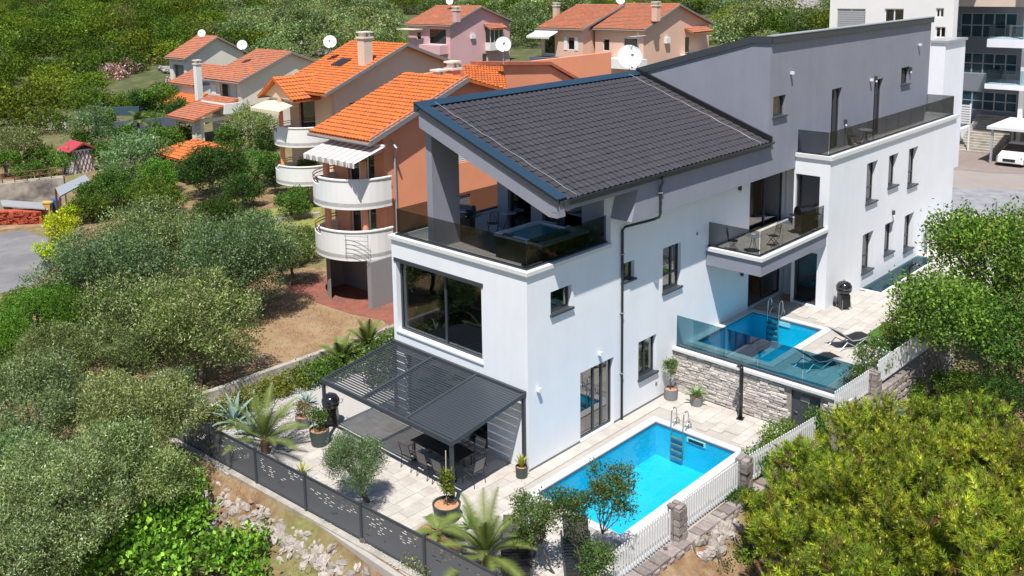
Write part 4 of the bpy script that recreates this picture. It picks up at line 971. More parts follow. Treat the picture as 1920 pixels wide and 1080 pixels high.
# rear wing with tiled parapet
p0_ = aty(885, 122, 24); 
MB(FY(22.0)).wall(14, 34, 5, 10.6, [], .3).build('rear_wall', 'orange_plaster', O)
e0, e1, e2, e3 = aty(890, 118, 22), aty(1022, 118, 22), aty(1075, 150, 22), aty(885, 150, 22)
MB().prism([(e0.x, e0.z-.1), (e1.x, e1.z-.1), (e2.x, e2.z-.1), (e2.x, 6), (e0.x, 6)], lambda p, q, t: (p, t, q), 21.7, 21.99).build('wing_wall', 'orange_plaster', O)
MB().prism([(e0.x-.2, e0.z-.1), (e1.x, e1.z-.1), (e2.x+.2, e2.z-.1), (e2.x+.2, e2.z+.1), (e1.x, e1.z+.12), (e0.x-.2, e0.z+.12)], lambda p, q, t: (p, t, q), 21.5, 22.2).build('tiled_edge', 'terracotta_tile', O)
r0 = aty(953, 182, 18.2); r1 = aty(872, 182, 18.2); r2 = aty(893, 128, 21.6); r3 = aty(868, 122, 21.6)
quadroof(O, tuple(r1), tuple(r3), tuple(r2), tuple(r0), 'orange_tile', tw=.25, tl=.36)
for px, py, hh in ((823, 150, 1.3), (849, 134, 1.4)):
    p = aty(px, py, 19.0); chimney(O, p.x, p.y, p.z-2.2, p.z+.1, 'orange_plaster', .3)
# --- apricot house behind with cream awning
BH = thing('apricot_house', 'apricot and white house with cream awning, orange roof and skylight', 'house')
MB(FX(17.6)).wall(34.2, 39.4, -.2, 8.7, [(36.2, 38.2, 5.4, 7.6)], .3).build('wall', 'apricot_plaster', BH)
MB(FY(34.2)).wall(17.9, 29.0, -.2, 8.7, [(19.2, 20.4, 5.3, 7.5)], .3).build('wall', 'beige_plaster', BH)
MB().prism([(17.6, 8.7), (24.28, 11.25), (28.5, 9.8), (29, 8.7)], lambda p, q, t: (p, t, q), 34.2, 34.49).build('gable', 'beige_plaster', BH)
MB().box(28.7, 34.5, -.2, 29, 39.4, 9.4).build('wall', 'beige_plaster', BH); MB().box(17.9, 39.1, -.2, 28.7, 39.4, 8.7).build('wall', 'beige_plaster', BH)
quadroof(BH, (16.67, 33.55, 8.4), (24.28, 33.55, 11.42), (24.28, 40.2, 11.42), (16.67, 40.2, 8.4), 'orange_tile', tw=.27, tl=.38)
quadroof(BH, (29.8, 40.2, 9.4), (24.28, 40.2, 11.41), (24.28, 33.55, 11.41), (29.8, 33.55, 9.4), 'orange_tile', tw=.27, tl=.38)
MB().prism([(16.6, 8.22), (24.28, 11.25), (24.28, 11.48), (16.6, 8.46)], lambda p, q, t: (p, t, q), 33.46, 33.54).build('verge_board', 'pot_grey', BH)
MB().prism([(24.28, 11.25), (29.8, 9.22), (29.8, 9.46), (24.28, 11.48)], lambda p, q, t: (p, t, q), 33.46, 33.54).build('verge_board', 'pot_grey', BH)
# small cross gable to the left
cg = [at(518, 172, 8.4), at(548, 158, 9.1), at(577, 182, 8.3)]
MB().prism([(33.6, 8.0), (37.4, 8.0), (35.6, 9.2)], lambda p, q, t: (t, p+2.2, q), 15.6, 17.5).build('gable', 'apricot_plaster', BH)
quadroof(BH, (15.2, 39.9, 7.95), (15.2, 37.8, 9.45), (19.0, 37.8, 9.45), (19.0, 39.9, 7.95), 'orange_tile', tw=.27, tl=.38); quadroof(BH, (19.0, 35.4, 7.95), (19.0, 37.8, 9.45), (15.2, 37.8, 9.45), (15.2, 35.4, 7.95), 'orange_tile', tw=.27, tl=.38)
for z in (1.9, 4.7): round_balcony(BH, 17.6, 34.6, 39.3, 2.6, z, z+1.25, 'offwhite_plaster')
for z0, z1 in ((2.1, 4.6), (4.9, 7.9)): MB().tube([(15.6, 37.6, z0), (15.6, 37.6, z1)], .17, 10).build('pillar', 'orange_plaster', BH)
window(BH, FX(17.6), 36.2, 38.2, 5.4, 7.6, m='rail_red', sill=False, name='balcony_door'); window(BH, FY(34.2), 19.2, 20.4, 5.3, 7.5, m='white_paint', sill=False, glassm='window_glass')
p = at(617, 60, 11.6)
chimney(BH, *at(685, 108, 10.6).xy, 9.8, 12.0, 'beige_plaster', .38)
sk_ = at(546, 104, 10.6)
sx, sy = at(663, 105, 10.2).xy
MB().prism([(20.2, 9.92), (21.3, 10.36), (21.3, 10.44), (20.2, 10.0)], lambda p, q, t: (p, t, q), 36.4, 37.6).build('skylight', 'window_glass', BH)
awning('cream awning over the balcony of the apricot house', 15.9, 35.6, 39.3, 7.75, 1.7, .45, 'awning_cream')
dish('large white satellite dish left of the apricot house roof', at(620, 108, 10.4), .5)
dish('white satellite dish behind the orange house, near the tiled parapet', at(944, 120, 10.9), .48)
# --- white and cream house far left
H3 = thing('cream_house', 'cream house with terracotta roofs, tall chimney and stone porch pillars', 'house')
gable(H3, 28.93, 35.62, 41.5, 65.57, 72.65, 6.0, 8.66, 'cream_plaster', zb_=6.4, holes_f=[(66.6, 70.2, 3.3, 5.6)])
MB().box(30.4, 66.5, 3.2, 30.5, 70.3, 5.7).build('recess_wall', 'cream_plaster', H3)
for a in (66.9, 68.6): MB(FX(30.4)).box(a, 0, 3.35, a+1.1, .06, 5.4).build('door', 'white_paint', H3)
MB(FX(29.35)).box(70.9, 0, 3.6, 71.8, .05, 5.4).build('shutter', 'white_paint', H3)
bl = MB(); bl.box(27.2, 65.6, 2.9, 27.4, 70.4, 3.95); bl.box(27.4, 65.6, 2.9, 29.37, 65.8, 3.95); bl.box(27.4, 65.8, 2.7, 29.37, 70.4, 2.899); bl.build('balcony', 'offwhite_plaster', H3)
chimney(H3, *at(374, 190, 3).xy, 0, 7.2, 'offwhite_plaster', .33)
PR = MB(FY(66.4)).wall(24.3, 29.3, -.2, 2.6, [(25.2, 28.6, -.3, 2.2)], .3); PR.build('porch_arch', 'cream_plaster', H3)
MB(FX(24.3)).wall(66.7, 71.0, -.2, 2.6, [(67.3, 70.5, -.3, 2.1)], .3).build('porch_arch', 'cream_plaster', H3)
quadroof(H3, (23.7, 65.8, 2.65), (29.0, 65.8, 4.3), (29.0, 71.5, 4.3), (23.7, 71.5, 2.65), 'terracotta_tile')
for k in range(6): MB().box(24.2, 66.25, k*.42, 24.75, 66.39, k*.42+.38).build('porch_stone', 'ledge_stone', H3)
dish('white satellite dish on the roof of the cream house', at(455, 100, 8.6), .55, mast=.9)
H3b = thing('cream_annex', 'small cream house with terracotta roof behind the cream house at left', 'house')
gable(H3b, 37.5, 42.5, 47.0, 93, 98.5, 6.5, 9.1, 'cream_plaster', zb_=6.7, holes_f=[(94.2, 97.2, 3, 5.6)])
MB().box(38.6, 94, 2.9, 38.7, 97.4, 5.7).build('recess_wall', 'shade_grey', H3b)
quadroof(H3b, (33.5, 84, 4.0), (38.5, 84, 6.0), (38.5, 90, 6.0), (33.5, 90, 4.0), 'terracotta_tile'); MB().box(33.9, 84.4, 0, 38.4, 89.6, 3.8).build('wall', 'offwhite_plaster', H3b)
quadroof(H3b, (31.5, 82, 1.9), (34.5, 82, 3.1), (34.5, 88, 3.1), (31.5, 88, 1.9), 'orange_tile')
dish('white satellite dish on the small cream house at left', at(379, 74, 9.0), .5, mast=.8)
# orange pavilion roof among the trees
GZ = thing('garden_pavilion', 'low garden pavilion with orange hipped roof among the trees', 'pavilion')
pa = at(365, 270, 2.9)
for s_ in ((-1, -1), (1, -1), (1, 1), (-1, 1)): MB().box(pa.x+s_[0]*1.9-.1, pa.y+s_[1]*1.9-.1, 0, pa.x+s_[0]*1.9+.1, pa.y+s_[1]*1.9+.1, 2.2).build('post', 'rail_red', GZ)
k4 = [(pa.x-2.6, pa.y-2.6, 2.2), (pa.x+2.6, pa.y-2.6, 2.2), (pa.x+2.6, pa.y+2.6, 2.2), (pa.x-2.6, pa.y+2.6, 2.2)]
ap = (pa.x, pa.y, 3.3)
for i in range(4):
    a, b = Vector(k4[i]), Vector(k4[(i+1) % 4]); A_ = Vector(ap); o = MB().add([a, b, A_, a-Vector((0, 0, .1)), b-Vector((0, 0, .1)), A_-Vector((0, 0, .1))], [(0, 1, 2), (3, 4, 5), (0, 1, 4, 3), (1, 2, 5, 4), (2, 0, 3, 5)]).build('roof', 'orange_tile', GZ)
    e = (b-a); W = e.length; mid = (a+b)/2; u = A_-mid; L = u.length
    stuff(tiled(roof_frame(a+Vector((0, 0, .01)), e, u), W, L, .3, .4, .06, 3, keep=lambda x, y, W=W, L=L: abs(x-W/2) < (W/2)*(1-y/L)).build('roof_tile', 'orange_tile', o))
# --- pink house and salmon pair
def duplex_wins(parent, T, lst, m='white_paint'):
    for a in lst: window(parent, T, *a, m=m, sill=False, dep=.08, fr=.06)
PH = thing('pink_house', 'pink two-storey house with terracotta roof, bay window and glazed balcony', 'house')
gable(PH, 63.68, 69.76, 76.2, 70.38, 79.61, 10.0, 12.29, 'pink_plaster', g0=4, zb0=2, holes_f=[(71.6, 75.0, 7.4, 9.5), (76.6, 77.5, 7.9, 9.0)], holes_g=[(70.2, 71.2, 4.6, 5.8)])
duplex_wins(PH, FX(64.13), [(71.6, 75.0, 7.4, 9.5), (76.6, 77.5, 7.9, 9.0)]); duplex_wins(PH, FY(70.83), [(70.2, 71.2, 4.6, 5.8)])
MB().box(62.6, 71.2, 6.2, 64.12, 75.4, 7.4).build('balcony', 'pink_plaster', PH); MB().box(62.0, 75.6, 9.35, 63.6, 79.3, 9.45).build('side_canopy', 'awning_cream', PH)
bay = MB().box(70.8, 69.9, 6.2, 73.6, 70.82, 7.3).build('bay', 'offwhite_plaster', PH)
MB().box(70.9, 70.0, 7.3, 73.5, 70.82, 9.2).build('bay_glazing', 'window_glass', PH)
for u in (70.9, 71.7, 72.6, 73.42): MB().box(u, 69.95, 7.3, u+.1, 70.0, 9.2).build('bay_frame', 'white_paint', PH)
quadroof(PH, (70.5, 69.5, 9.2), (70.5, 70.82, 9.9), (74, 70.82, 9.9), (74, 69.5, 9.2), 'terracotta_tile')
MB().box(67.9, 70.55, 8.0, 68.7, 70.82, 8.6).build('air_conditioner', 'white_paint', PH)
chimney(PH, *at(856, 32, 11.4).xy, 10.8, 12.2, 'pink_plaster', .35)
dish('white satellite dish on the ridge of the pink house', at(843, 8, 12.6), .5, mast=.4)
SA = thing('salmon_house', 'salmon pink two-part house with terracotta roofs, white shutters and balconies', 'house')
gable(SA, 64.35, 72.13, 80, 48.6, 55.88, 10.0, 12.48, 'salmon_plaster', g0=3.5, zb0=1.5, holes_f=[(53.3, 55.0, 6.9, 9.2), (50.3, 51.3, 7.5, 9.0)])
gable(SA, 66.2, 73.4, 81.0, 41.4, 49.1, 10.0, 12.6, 'salmon_plaster', g0=3.5, zb0=1.5, holes_f=[(46.6, 47.5, 7.4, 8.8), (42.5, 44.6, 6.6, 9.0)], holes_g=[(75.2, 76.3, 6.4, 8.7)])
duplex_wins(SA, FX(64.8), [(53.3, 55.0, 6.9, 9.2), (50.3, 51.3, 7.5, 9.0)]); duplex_wins(SA, FX(66.65), [(46.6, 47.5, 7.4, 8.8), (42.5, 44.6, 6.6, 9.0)]); duplex_wins(SA, FY(41.85), [(75.2, 76.3, 6.4, 8.7)])
for a, b in ((49.75, 50.25), (51.35, 51.85)): MB(FX(64.8)).box(a, 0, 7.45, b, .06, 9.05).build('shutter', 'white_paint', SA)
MB().box(65.0, 41.3, 5.6, 66.64, 46.0, 6.7).build('balcony', 'offwhite_plaster', SA); MB().box(74.2, 40.4, 5.6, 78.5, 41.84, 6.6).build('balcony', 'offwhite_plaster', SA); MB().box(63.0, 52.6, 5.6, 64.79, 55.8, 6.6).build('balcony', 'wall_blue_grey', SA)
quadroof(SA, (75, 40.6, 9.2), (75, 41.84, 9.8), (79.5, 41.84, 9.8), (79.5, 40.6, 9.2), 'terracotta_tile')
MB().box(70.8, 41.5, 8.2, 71.6, 41.84, 8.9).build('air_conditioner', 'white_paint', SA)
chimney(SA, *at(1043, 25, 11).xy, 10.4, 12.0, 'salmon_plaster', .35); chimney(SA, *at(1230, 28, 11.6).xy, 10.9, 12.6, 'salmon_plaster', .35)
awning('pale awning over the left balcony of the salmon house', 64.3, 52.4, 56.0, 9.6, 1.6, .5, 'awning_white')
dish('white satellite dish on the ridge between the salmon roofs', at(1163, 8, 12.6), .55, mast=.5)
p = atx(1180, 107, 20.0); dish('big white satellite dish standing right behind the dark tiled roof ridge', Vector((p.x, p.y, p.z-1.6)), .66, mast=1.6)
AN = thing('tv_antenna', 'thin television antenna mast above the dark roof ridge', 'antenna', Vector((p.x+.5, p.y-.2, p.z-2)))
MB().tube([(0, 0, 0), (0, 0, 3.3)], .025, 5).build('mast', 'light_metal', AN)
for k in range(7): MB().tube([(-.6+.18*k, -.25, 3.1), (-.6+.18*k, .25, 3.1)], .012, 4).build('element', 'light_metal', AN)
MB().tube([(-.65, 0, 3.1), (.65, 0, 3.1)], .018, 4).build('boom', 'light_metal', AN)

# ------------------------------------------------------------------ right: white apartment building, glazed block, street
SZ = 2.0
W1 = thing('white_apartment', 'tall cream-white apartment building behind the grey house at top right', 'apartment building')
X_ = 50.
def pw(px, py): p = atx(px, py, X_); return (p.y, p.z)
def hole(px0, py0, px1, py1): (y1, z1), (y0, z0) = pw(px0, py0), pw(px1, py1); return (min(y0, y1), max(y0, y1), min(z0, z1), max(z0, z1))
hs = [hole(1570, 16, 1621, 62), hole(1659, 16, 1693, 52), hole(1755, 15, 1769, 33), hole(1754, 50, 1772, 71)]
yl = pw(1556, 20)[0]; yr_ = pw(1786, 60)[0]
MB(FX(X_)).wall(yr_, yl, 1.0, 19, hs, .3).build('wall', 'offwhite_plaster', W1)
MB().box(X_+.3, yl-.3, 1, X_+14, yl, 19).box(X_+.3, yr_, 1, X_+.9, yr_+.3, 19).build('side_wall', 'offwhite_plaster', W1)
MB().box(X_-.4, yr_-.3, 19, X_+14, yl+.3, 19.4).build('roof', 'light_metal', W1)
for h_ in hs: window(W1, FX(X_), *h_, m='white_paint', sill=False, mull=((h_[0]+h_[1])/2,), dep=.1)
h_ = hs[0]; 
for k in range(int((h_[3]-h_[2])/.17)): MB(FX(X_)).box(h_[0]+.05, -.08, h_[2]+k*.17, h_[1]-.05, -.05, h_[2]+k*.17+.15).build('roller_shutter_slat', 'light_metal', W1)
q0, q1 = atx(1755, 78, 47), atx(1783, 80, 47)
MB().box(46.0, q1.y, 1, 49.99, q0.y, q0.z).build('stair_tower', 'white_plaster', W1); MB().box(45.9, q1.y-.15, q0.z, 49.99, q0.y+.1, q0.z+.15).build('tower_coping', 'light_metal', W1)
W2 = thing('glass_apartment', 'apartment block with blue glass front and white balconies at top right', 'apartment building')
X_ = 61.
yA, zT = pw(1785, 30); yB = pw(2140, 30)[0]
fl_ = [(10, 72), (84, 142), (155, 212)]
gh = []
for (a, b) in fl_: gh.append(hole(1802, a+14, 1905, b))
MB(FX(X_)).wall(yB, yA, 1.5, 22, gh, .3).build('wall', 'facade_shaded', W2)
MB().box(X_+.3, yB, 1.5, X_+10, yA, 21.9).build('wall', 'offwhite_plaster', W2)
for h_ in gh:
    w_ = h_[1]-h_[0]
    window(W2, FX(X_), *h_, m='light_metal', sill=False, mull=tuple(h_[0]+w_*k/5 for k in (1, 2, 3, 4)), rail=(h_[2]+h_[3])/2, dep=.1, glassm='blue_glass', curtain=((h_[1]-w_*.22, h_[1]-w_*.12),))
for (px0, py0, px1, py1) in ((1851, 73, 1990, 93), (1846, 157, 1990, 175)):
    a = atx(px0, py0, 57.0); b = atx(px1, py1, 57.0)
    MB().box(57, b.y, b.z, 60.99, a.y, a.z).build('balcony_slab', 'white_plaster', W2)
    glasswall(W2, (57.1, a.y-.05), (57.1, b.y), a.z+.02, a.z+1.1, 5, 'clear_glass', shoe=False); glasswall(W2, (57.15, a.y-.08), (60.9, a.y-.08), a.z+.02, a.z+1.1, 2, 'clear_glass', shoe=False)
a = atx(1785, 12, 59); b = atx(2000, 12, 59); MB().box(59, b.y, a.z, 60.99, a.y, a.z+1.3).build('top_balcony', 'beige_plaster', W2)
a = atx(1785, 10, 58.8)
MB().box(52, atx(1785, 60, 58).y+.2, 1.5, 61, atx(1785, 60, 58).y+.5, 11).build('side_fin', 'shade_grey', W2)
for px_ in (1925,):
    a = atx(px_, 10, 58); MB().box(57.6, a.y-.3, 1.5, 58.1, a.y, 22).build('column', 'offwhite_plaster', W2)
# stairs
ST = thing('outdoor_stairs', 'wide pale outdoor stairs leading up to the glazed entrance', 'stairs')
s0, s1 = at(1797, 284, SZ), at(1868, 290, SZ)
for k in range(15):
    MB().box(s0.x+k*.32, s1.y-.3, SZ-.3, s0.x+(k+1)*.32+.0, s0.y+.2, SZ+.16*(k+1)).build('step', 'light_metal' if k < 0 else 'concrete', ST)
MB().box(s0.x-1.2, s0.y+.25, 1.5, s0.x+5, s0.y+.55, SZ+1.6).build('side_wall', 'white_plaster', ST)
LV = thing('louvre_fence', 'white horizontal slat screen beside the outdoor stairs', 'fence')
a, b = atx(1783, 198, 56), atx(1818, 232, 56)
for k in range(8): MB().box(55.9, b.y, b.z+k*.19, 55.96, a.y, b.z+k*.19+.12).build('slat', 'white_paint', LV)
for yy in (a.y, b.y): MB().box(55.97, yy-.05, SZ, 56.05, yy+.05, b.z+1.55).build('post', 'white_paint', LV)
# street surfaces
sheet('street', [(33.2, -14), (75, -14), (75, 14), (33.2, 14)], SZ+.02, 'street')
g0, g1 = at(1788, 352, SZ), at(1930, 358, SZ)
sheet('grey_street', [(33.2, 3.0), (g0.x, g0.y+3), (g0.x, g0.y), (g1.x, g1.y), (g1.x, -14), (33.2, -14)], SZ+.03, 'grey_street')
sheet('forecourt', [at(1785, 318, SZ), at(1862, 325, SZ), at(2010, 330, SZ), at(2010, 270, SZ), at(1780, 280, SZ)], SZ+.034, 'red_paving').data.materials[0] = mat('forecourt_paving', (.24, .195, .18), .9, var=.1, vscale=2)
# carport
CP = thing('carport', 'flat white carport roof on grey posts over the parked white car', 'carport')
c_a, c_b = at(1850, 238, 4.7), at(1880, 222, 4.7)
MB().box(c_a.x, c_a.y-8, 4.55, c_a.x+5.6, c_a.y, 4.75).build('roof', 'coping_white', CP)
for dx_ in (.2, 5.2): MB().box(c_a.x+dx_, c_a.y-.4, SZ, c_a.x+dx_+.14, c_a.y-.26, 4.549).build('post', 'light_metal', CP)
MB().box(c_a.x+5.4, c_a.y-8, SZ, c_a.x+5.55, c_a.y-.1, 4.5).build('back_wall', 'shade_grey', CP)
# car, front towards the camera (-x)
CR = thing('parked_car', 'white parked car with dark windscreen under the carport', 'car', (at(1892, 314, SZ).x+2.1, at(1915, 300, SZ).y-.1, SZ+.03))
def loft(mb, secs):
    k = len(secs[0]); vs = [p for s_ in secs for p in s_]
    mb.add(vs, [(i*k+j, i*k+(j+1) % k, (i+1)*k+(j+1) % k, (i+1)*k+j) for i in range(len(secs)-1) for j in range(k)]+[tuple(range(k))[::-1], tuple((len(secs)-1)*k+j for j in range(k))]); return mb
def csec(x, w_, z0, z1, ws): return [(x, -w_, z0), (x, w_, z0), (x, w_, z0+(z1-z0)*.6), (x, w_*ws, z1), (x, -w_*ws, z1), (x, -w_, z0+(z1-z0)*.6)]
loft(MB(), [csec(-2.15, .72, .3, .62, .9), csec(-2.0, .86, .22, .78, .88), csec(-1.3, .9, .2, .93, .86), csec(-.9, .9, .2, .98, .88), csec(1.5, .9, .2, 1.0, .88), csec(1.95, .88, .22, .98, .85), csec(2.15, .8, .35, .85, .85)]).build('body', 'car_paint', CR, smooth=False)
loft(MB(), [csec(-1.0, .80, .95, .99, .95), csec(-.35, .76, .95, 1.38, .8), csec(.3, .75, .95, 1.46, .8), csec(1.1, .74, .95, 1.42, .8), csec(1.85, .74, .95, 1.02, .9)]).build('cabin_glass', 'black_enamel', CR)
loft(MB(), [csec(-.2, .62, 1.4, 1.43, .95), csec(.3, .6, 1.44, 1.48, .95), csec(1.05, .6, 1.41, 1.45, .95)]).build('roof_panel', 'car_paint', CR)
for sx in (-1.35, 1.35):
    for sy in (-.85, .85):
        wh = MB().tube([(sx, sy-.1, .33), (sx, sy+.1, .33)], .33, 18).build('wheel', 'tyre', CR); MB().tube([(sx, sy-.11, .33), (sx, sy+.11, .33)], .2, 12).build('rim', 'light_metal', wh)
for sy in (-.62, .62): MB().box(-2.1, sy-.2, .62, -2.02, sy+.2, .72).build('headlight', 'light_metal', CR)
MB().box(-2.17, -.4, .38, -2.13, .4, .58).build('grille', 'black_mesh', CR)
# gate pillars
for k, (px_, py_, lb) in enumerate(((1750, 447, 'white rendered gate pillar nearest the white block'), (1776, 432, 'white rendered gate pillar further right of its twin'))):
    p = at(px_+4, py_+18, SZ); R = thing('gate_pillar', lb, 'pillar', (p.x, p.y, 0)); MB().box(-.3, -.3, 1.6, .3, .3, SZ+1.15).build('shaft', 'offwhite_plaster', R); MB().box(-.4, -.4, SZ+1.15, .4, .4, SZ+1.25).build('cap', 'coping_white', R)
a = at(1715, 470, 1.7)
stone_base('stone_wall', 'pale stone garden wall joining the far end of the white block', (31.9, -2.5), (33.0, -5.2), 2.9, 2.9, 1.3, m='ledge_stone', sz=(.2, .45), zz=(.1, .16), n_max=140)
GT = thing('gate_frame', 'thin grey steel gate frame by the white pillars', 'gate', (33.4, -4.2, SZ))
MB().box(-.03, -.03, 0, .03, .03, 1.6).build('post', 'pot_grey', GT); MB().box(.0, -2.6, 1.1, .05, -.03, 1.16).build('bar', 'pot_grey', GT)

# ------------------------------------------------------------------ FURNITURE
def gas_grill(label, p, rz, s_=1.):
    R = thing('gas_grill', label, 'barbecue', p, rz)
    MB().box(-.32, -.25, .12, .32, .25, .72).build('cabinet', 'black_metal', R)
    MB().box(-.60, -.24, .80, -.36, .24, .84).box(.36, -.24, .80, .60, .24, .84).build('side_shelf', 'black_metal', R)
    MB().box(-.36, -.28, .72, .36, .28, .88).build('firebox', 'black_enamel', R)
    MB().prism([(-.28, .88), (.28, .88), (.28, 1.02), (.18, 1.15), (-.1, 1.18), (-.24, 1.06)], lambda a, b, t: (t, a, b), -.36, .36).build('lid', 'black_enamel', R)
    MB().tube([(-.25, -.33, .98), (.25, -.33, .98)], .018, 8).build('lid_handle', 'steel', R)
    for k in range(3): MB().lathe([(.03, 0), (.03, .03)], (0, 0, 0), 8).build('knob', 'steel', R).location = (-.2+.2*k, -.29, .8)
    for x in (-.28, .28):
        for y in (-.2, .2): MB().tube([(x, y, 0), (x, y, .12)], .03, 6).build('leg', 'black_metal', R)
    for x in (-.32, .32): MB().tube([(x-.02, .2, .08), (x+.02, .2, .08)], .08, 10).build('wheel', 'tyre', R)
    return R
def kettle(label, p, rz):
    """tall kettle grill on a trolley"""
    R = thing('kettle_grill', label, 'barbecue', p, rz)
    MB().lathe([(.02, .62), (.20, .66), (.31, .78), (.33, .92)], n=20).build('bowl', 'black_enamel', R, smooth=True)
    ld = MB().lathe([(.34, .92), (.33, 1.02), (.24, 1.16), (.1, 1.22), (0, 1.23)], n=20).build('lid', 'black_enamel', R, smooth=True)
    MB().tube([(-.08, -.0, 1.22), (-.08, 0, 1.27), (.08, 0, 1.27), (.08, 0, 1.22)], .014, 6).build('handle', 'steel', ld)
    MB().prism([(-.26, .12), (.26, .12), (.22, .66), (-.22, .66)], lambda a, b, t: (a, t, b), -.2, .2).build('cover', 'black_metal', R)
    MB().box(-.1, -.215, .35, .1, -.201, .5).build('badge', 'light_metal', R)
    for k in range(3):
        a = k*2.1+.5; MB().tube([(.2*math.cos(a), .2*math.sin(a), .7), (.36*math.cos(a), .36*math.sin(a), 0)], .018, 6).build('leg', 'steel', R)
    for y in (-.26, .26): MB().tube([(.34, y-.02, .1), (.34, y+.02, .1)], .1, 12).build('wheel', 'tyre', R)
    MB().tube([(-.34, -.15, .95), (-.44, -.15, .95), (-.44, .15, .95), (-.34, .15, .95)], .014, 6).build('side_handle', 'steel', R)
    return R
kettle('black kettle barbecue at the left post of the pergola', at(622, 797, 0), 2.3)
kettle('black kettle barbecue on the raised terrace near the white wall', at(1581, 578, Z2), .8)
gas_grill('black gas barbecue on the middle balcony', at(1508, 437, 5.2), 2.6)
gas_grill('black gas barbecue under the tiled roof on the front terrace', at(872, 440, 6.43), -1.2)
def folding_chair(label, p, rz, grp=None):
    R = thing('folding_chair', label, 'chair', p, rz, grp)
    MB().lathe([(.19, .44), (.20, .455), (.0, .46)], n=14).build('seat', 'black_mesh', R)
    for s_ in (-.18, .18):
        MB().tube([(-.22, s_, 0), (.16, s_, .46), (.2, s_, .5)], .012, 6).build('leg', 'black_metal', R); MB().tube([(.22, s_, 0), (-.16, s_, .46), (-.24, s_*.9, .9)], .012, 6).build('leg', 'black_metal', R)
    MB().tube([(-.24, -.16, .9), (-.25, -.08, .95), (-.25, .08, .95), (-.24, .16, .9)], .012, 6).build('top_rail', 'black_metal', R)
    bk = MB()
    for k in range(5): bk.tube([(-.2, -.13+.065*k, .55), (-.24, -.13+.065*k, .9)], .007, 5)
    bk.build('back_bars', 'black_metal', R)
    MB().lathe([(.05, 0), (.07, .005), (.05, .01)], (0, 0, 0), 12).build('back_medallion', 'black_metal', R).location = (-.23, 0, .74)
    return R
def bistro(label, p, rz=0):
    R = thing('bistro_table', label, 'table', p, rz)
    MB().lathe([(.31, .70), (.32, .715), (.30, .73), (0, .73)], n=20).build('tabletop', 'light_metal', R)
    for k in range(3): a = k*2.094; MB().tube([(.05*math.cos(a), .05*math.sin(a), .7), (.1*math.cos(a), .1*math.sin(a), .35), (.26*math.cos(a), .26*math.sin(a), 0)], .012, 6).build('leg', 'black_metal', R)
    return R
t3 = Vector((22.4, -1.45, 8.0)); bistro('small round table on the top right terrace', t3)
folding_chair('metal folding chair left of the round table on the top right terrace', t3+Vector((-.6, .35, 0)), -.4); folding_chair('metal folding chair right of the round table on the top right terrace', t3+Vector((.75, .1, 0)), math.pi)
tm_ = at(1412, 474, 5.18); bistro('small round table set with cups on the middle balcony', tm_, .3)
tag(MB().lathe([(.09, 0), (.11, .03), (.03, .06), (.0, .01)], (tm_.x, tm_.y, tm_.z+.731), 8).build('tray', 'white_paint'), 'small white tray on the round table of the middle balcony', 'tray')
folding_chair('metal folding chair with round medallion behind the middle balcony table', tm_+Vector((-.35, .7, 0)), -1.1); folding_chair('metal folding chair in the sun on the middle balcony', at(1450, 462, 5.18), 2.6)
tf = at(975, 430, 6.43); bistro('small round table by the hot tub on the front terrace', at(955, 432, 6.43)); folding_chair('dark folding chair by the column on the front terrace', at(925, 440, 6.43), 1.)
# hot tub
j0 = at(1040, 480, 6.43)
HT = thing('hot_tub', 'square hot tub with pale rim and blue water on the front terrace', 'hot tub', (2.75, 1.75, 6.43))
MB().box(-1.2, -1.1, 0, 1.2, 1.1, .78).build('cabinet', 'black_metal', HT)
rm = MB(FZ(.86)).wall(-1.25, 1.25, -1.15, 1.15, [(-1.0, 1.0, -.9, .9)], .08); rm.build('rim', 'spa_shell', HT)
MB().box(-1.0, -.9, .781, 1.0, .9, .80).build('water', 'spa_water', HT)
for x, y in ((-1.1, .6), (-1.1, -.6), (1.1, 0)): MB().box(x-.08, y-.2, .861, x+.08, y+.2, .89).build('headrest', 'black_metal', HT)
tag(MB().box(.75, -1.75, 0, 1.35, -1.35, .05).box(.75, -1.75, .05, .8, -1.35, .3).box(1.3, -1.75, .05, 1.35, -1.35, .3).box(.75, -1.75, .3, 1.35, -1.35, .34).build('step_stool', 'black_metal'), 'black step stool behind the glass corner of the front terrace', 'stool').location = (.05, 2.3, 6.43)
# loungers
def lounger(label, p, rz, m='black_mesh'):
    R = thing('sun_lounger', label, 'sun lounger', p, rz, 'sun loungers round the pools')
    prof = [(-.95, .30), (-.6, .36), (-.2, .30), (.15, .33), (.45, .55), (.8, .80)]
    mb = MB()
    for a, b in zip(prof[:-1], prof[1:]): mb.prism([a, b, (b[0], b[1]-.02), (a[0], a[1]-.02)], lambda p_, q_, t: (p_, t, q_), -.28, .28)
    mb.build('sling', m, R)
    for s_ in (-.31, .31):
        MB().tube([(a, s_, b) for a, b in prof], .022, 6).build('side_rail', 'light_metal', R)
        MB().tube([(-.85, s_, .02), (-.5, s_, .3), (0, s_, .08), (.4, s_, .3), (.75, s_, .02)], .02, 6).build('leg', 'light_metal', R)
    MB().tube([(.8, -.31, .8), (.8, .31, .8)], .02, 6).build('top_bar', 'light_metal', R)
    return R
lounger('black curved sun lounger beside the smaller pool, nearer the white wall', at(1592, 648, Z2), 2.75); lounger('black curved sun lounger beside the smaller pool, nearer the glass screen', at(1530, 688, Z2), 2.75)
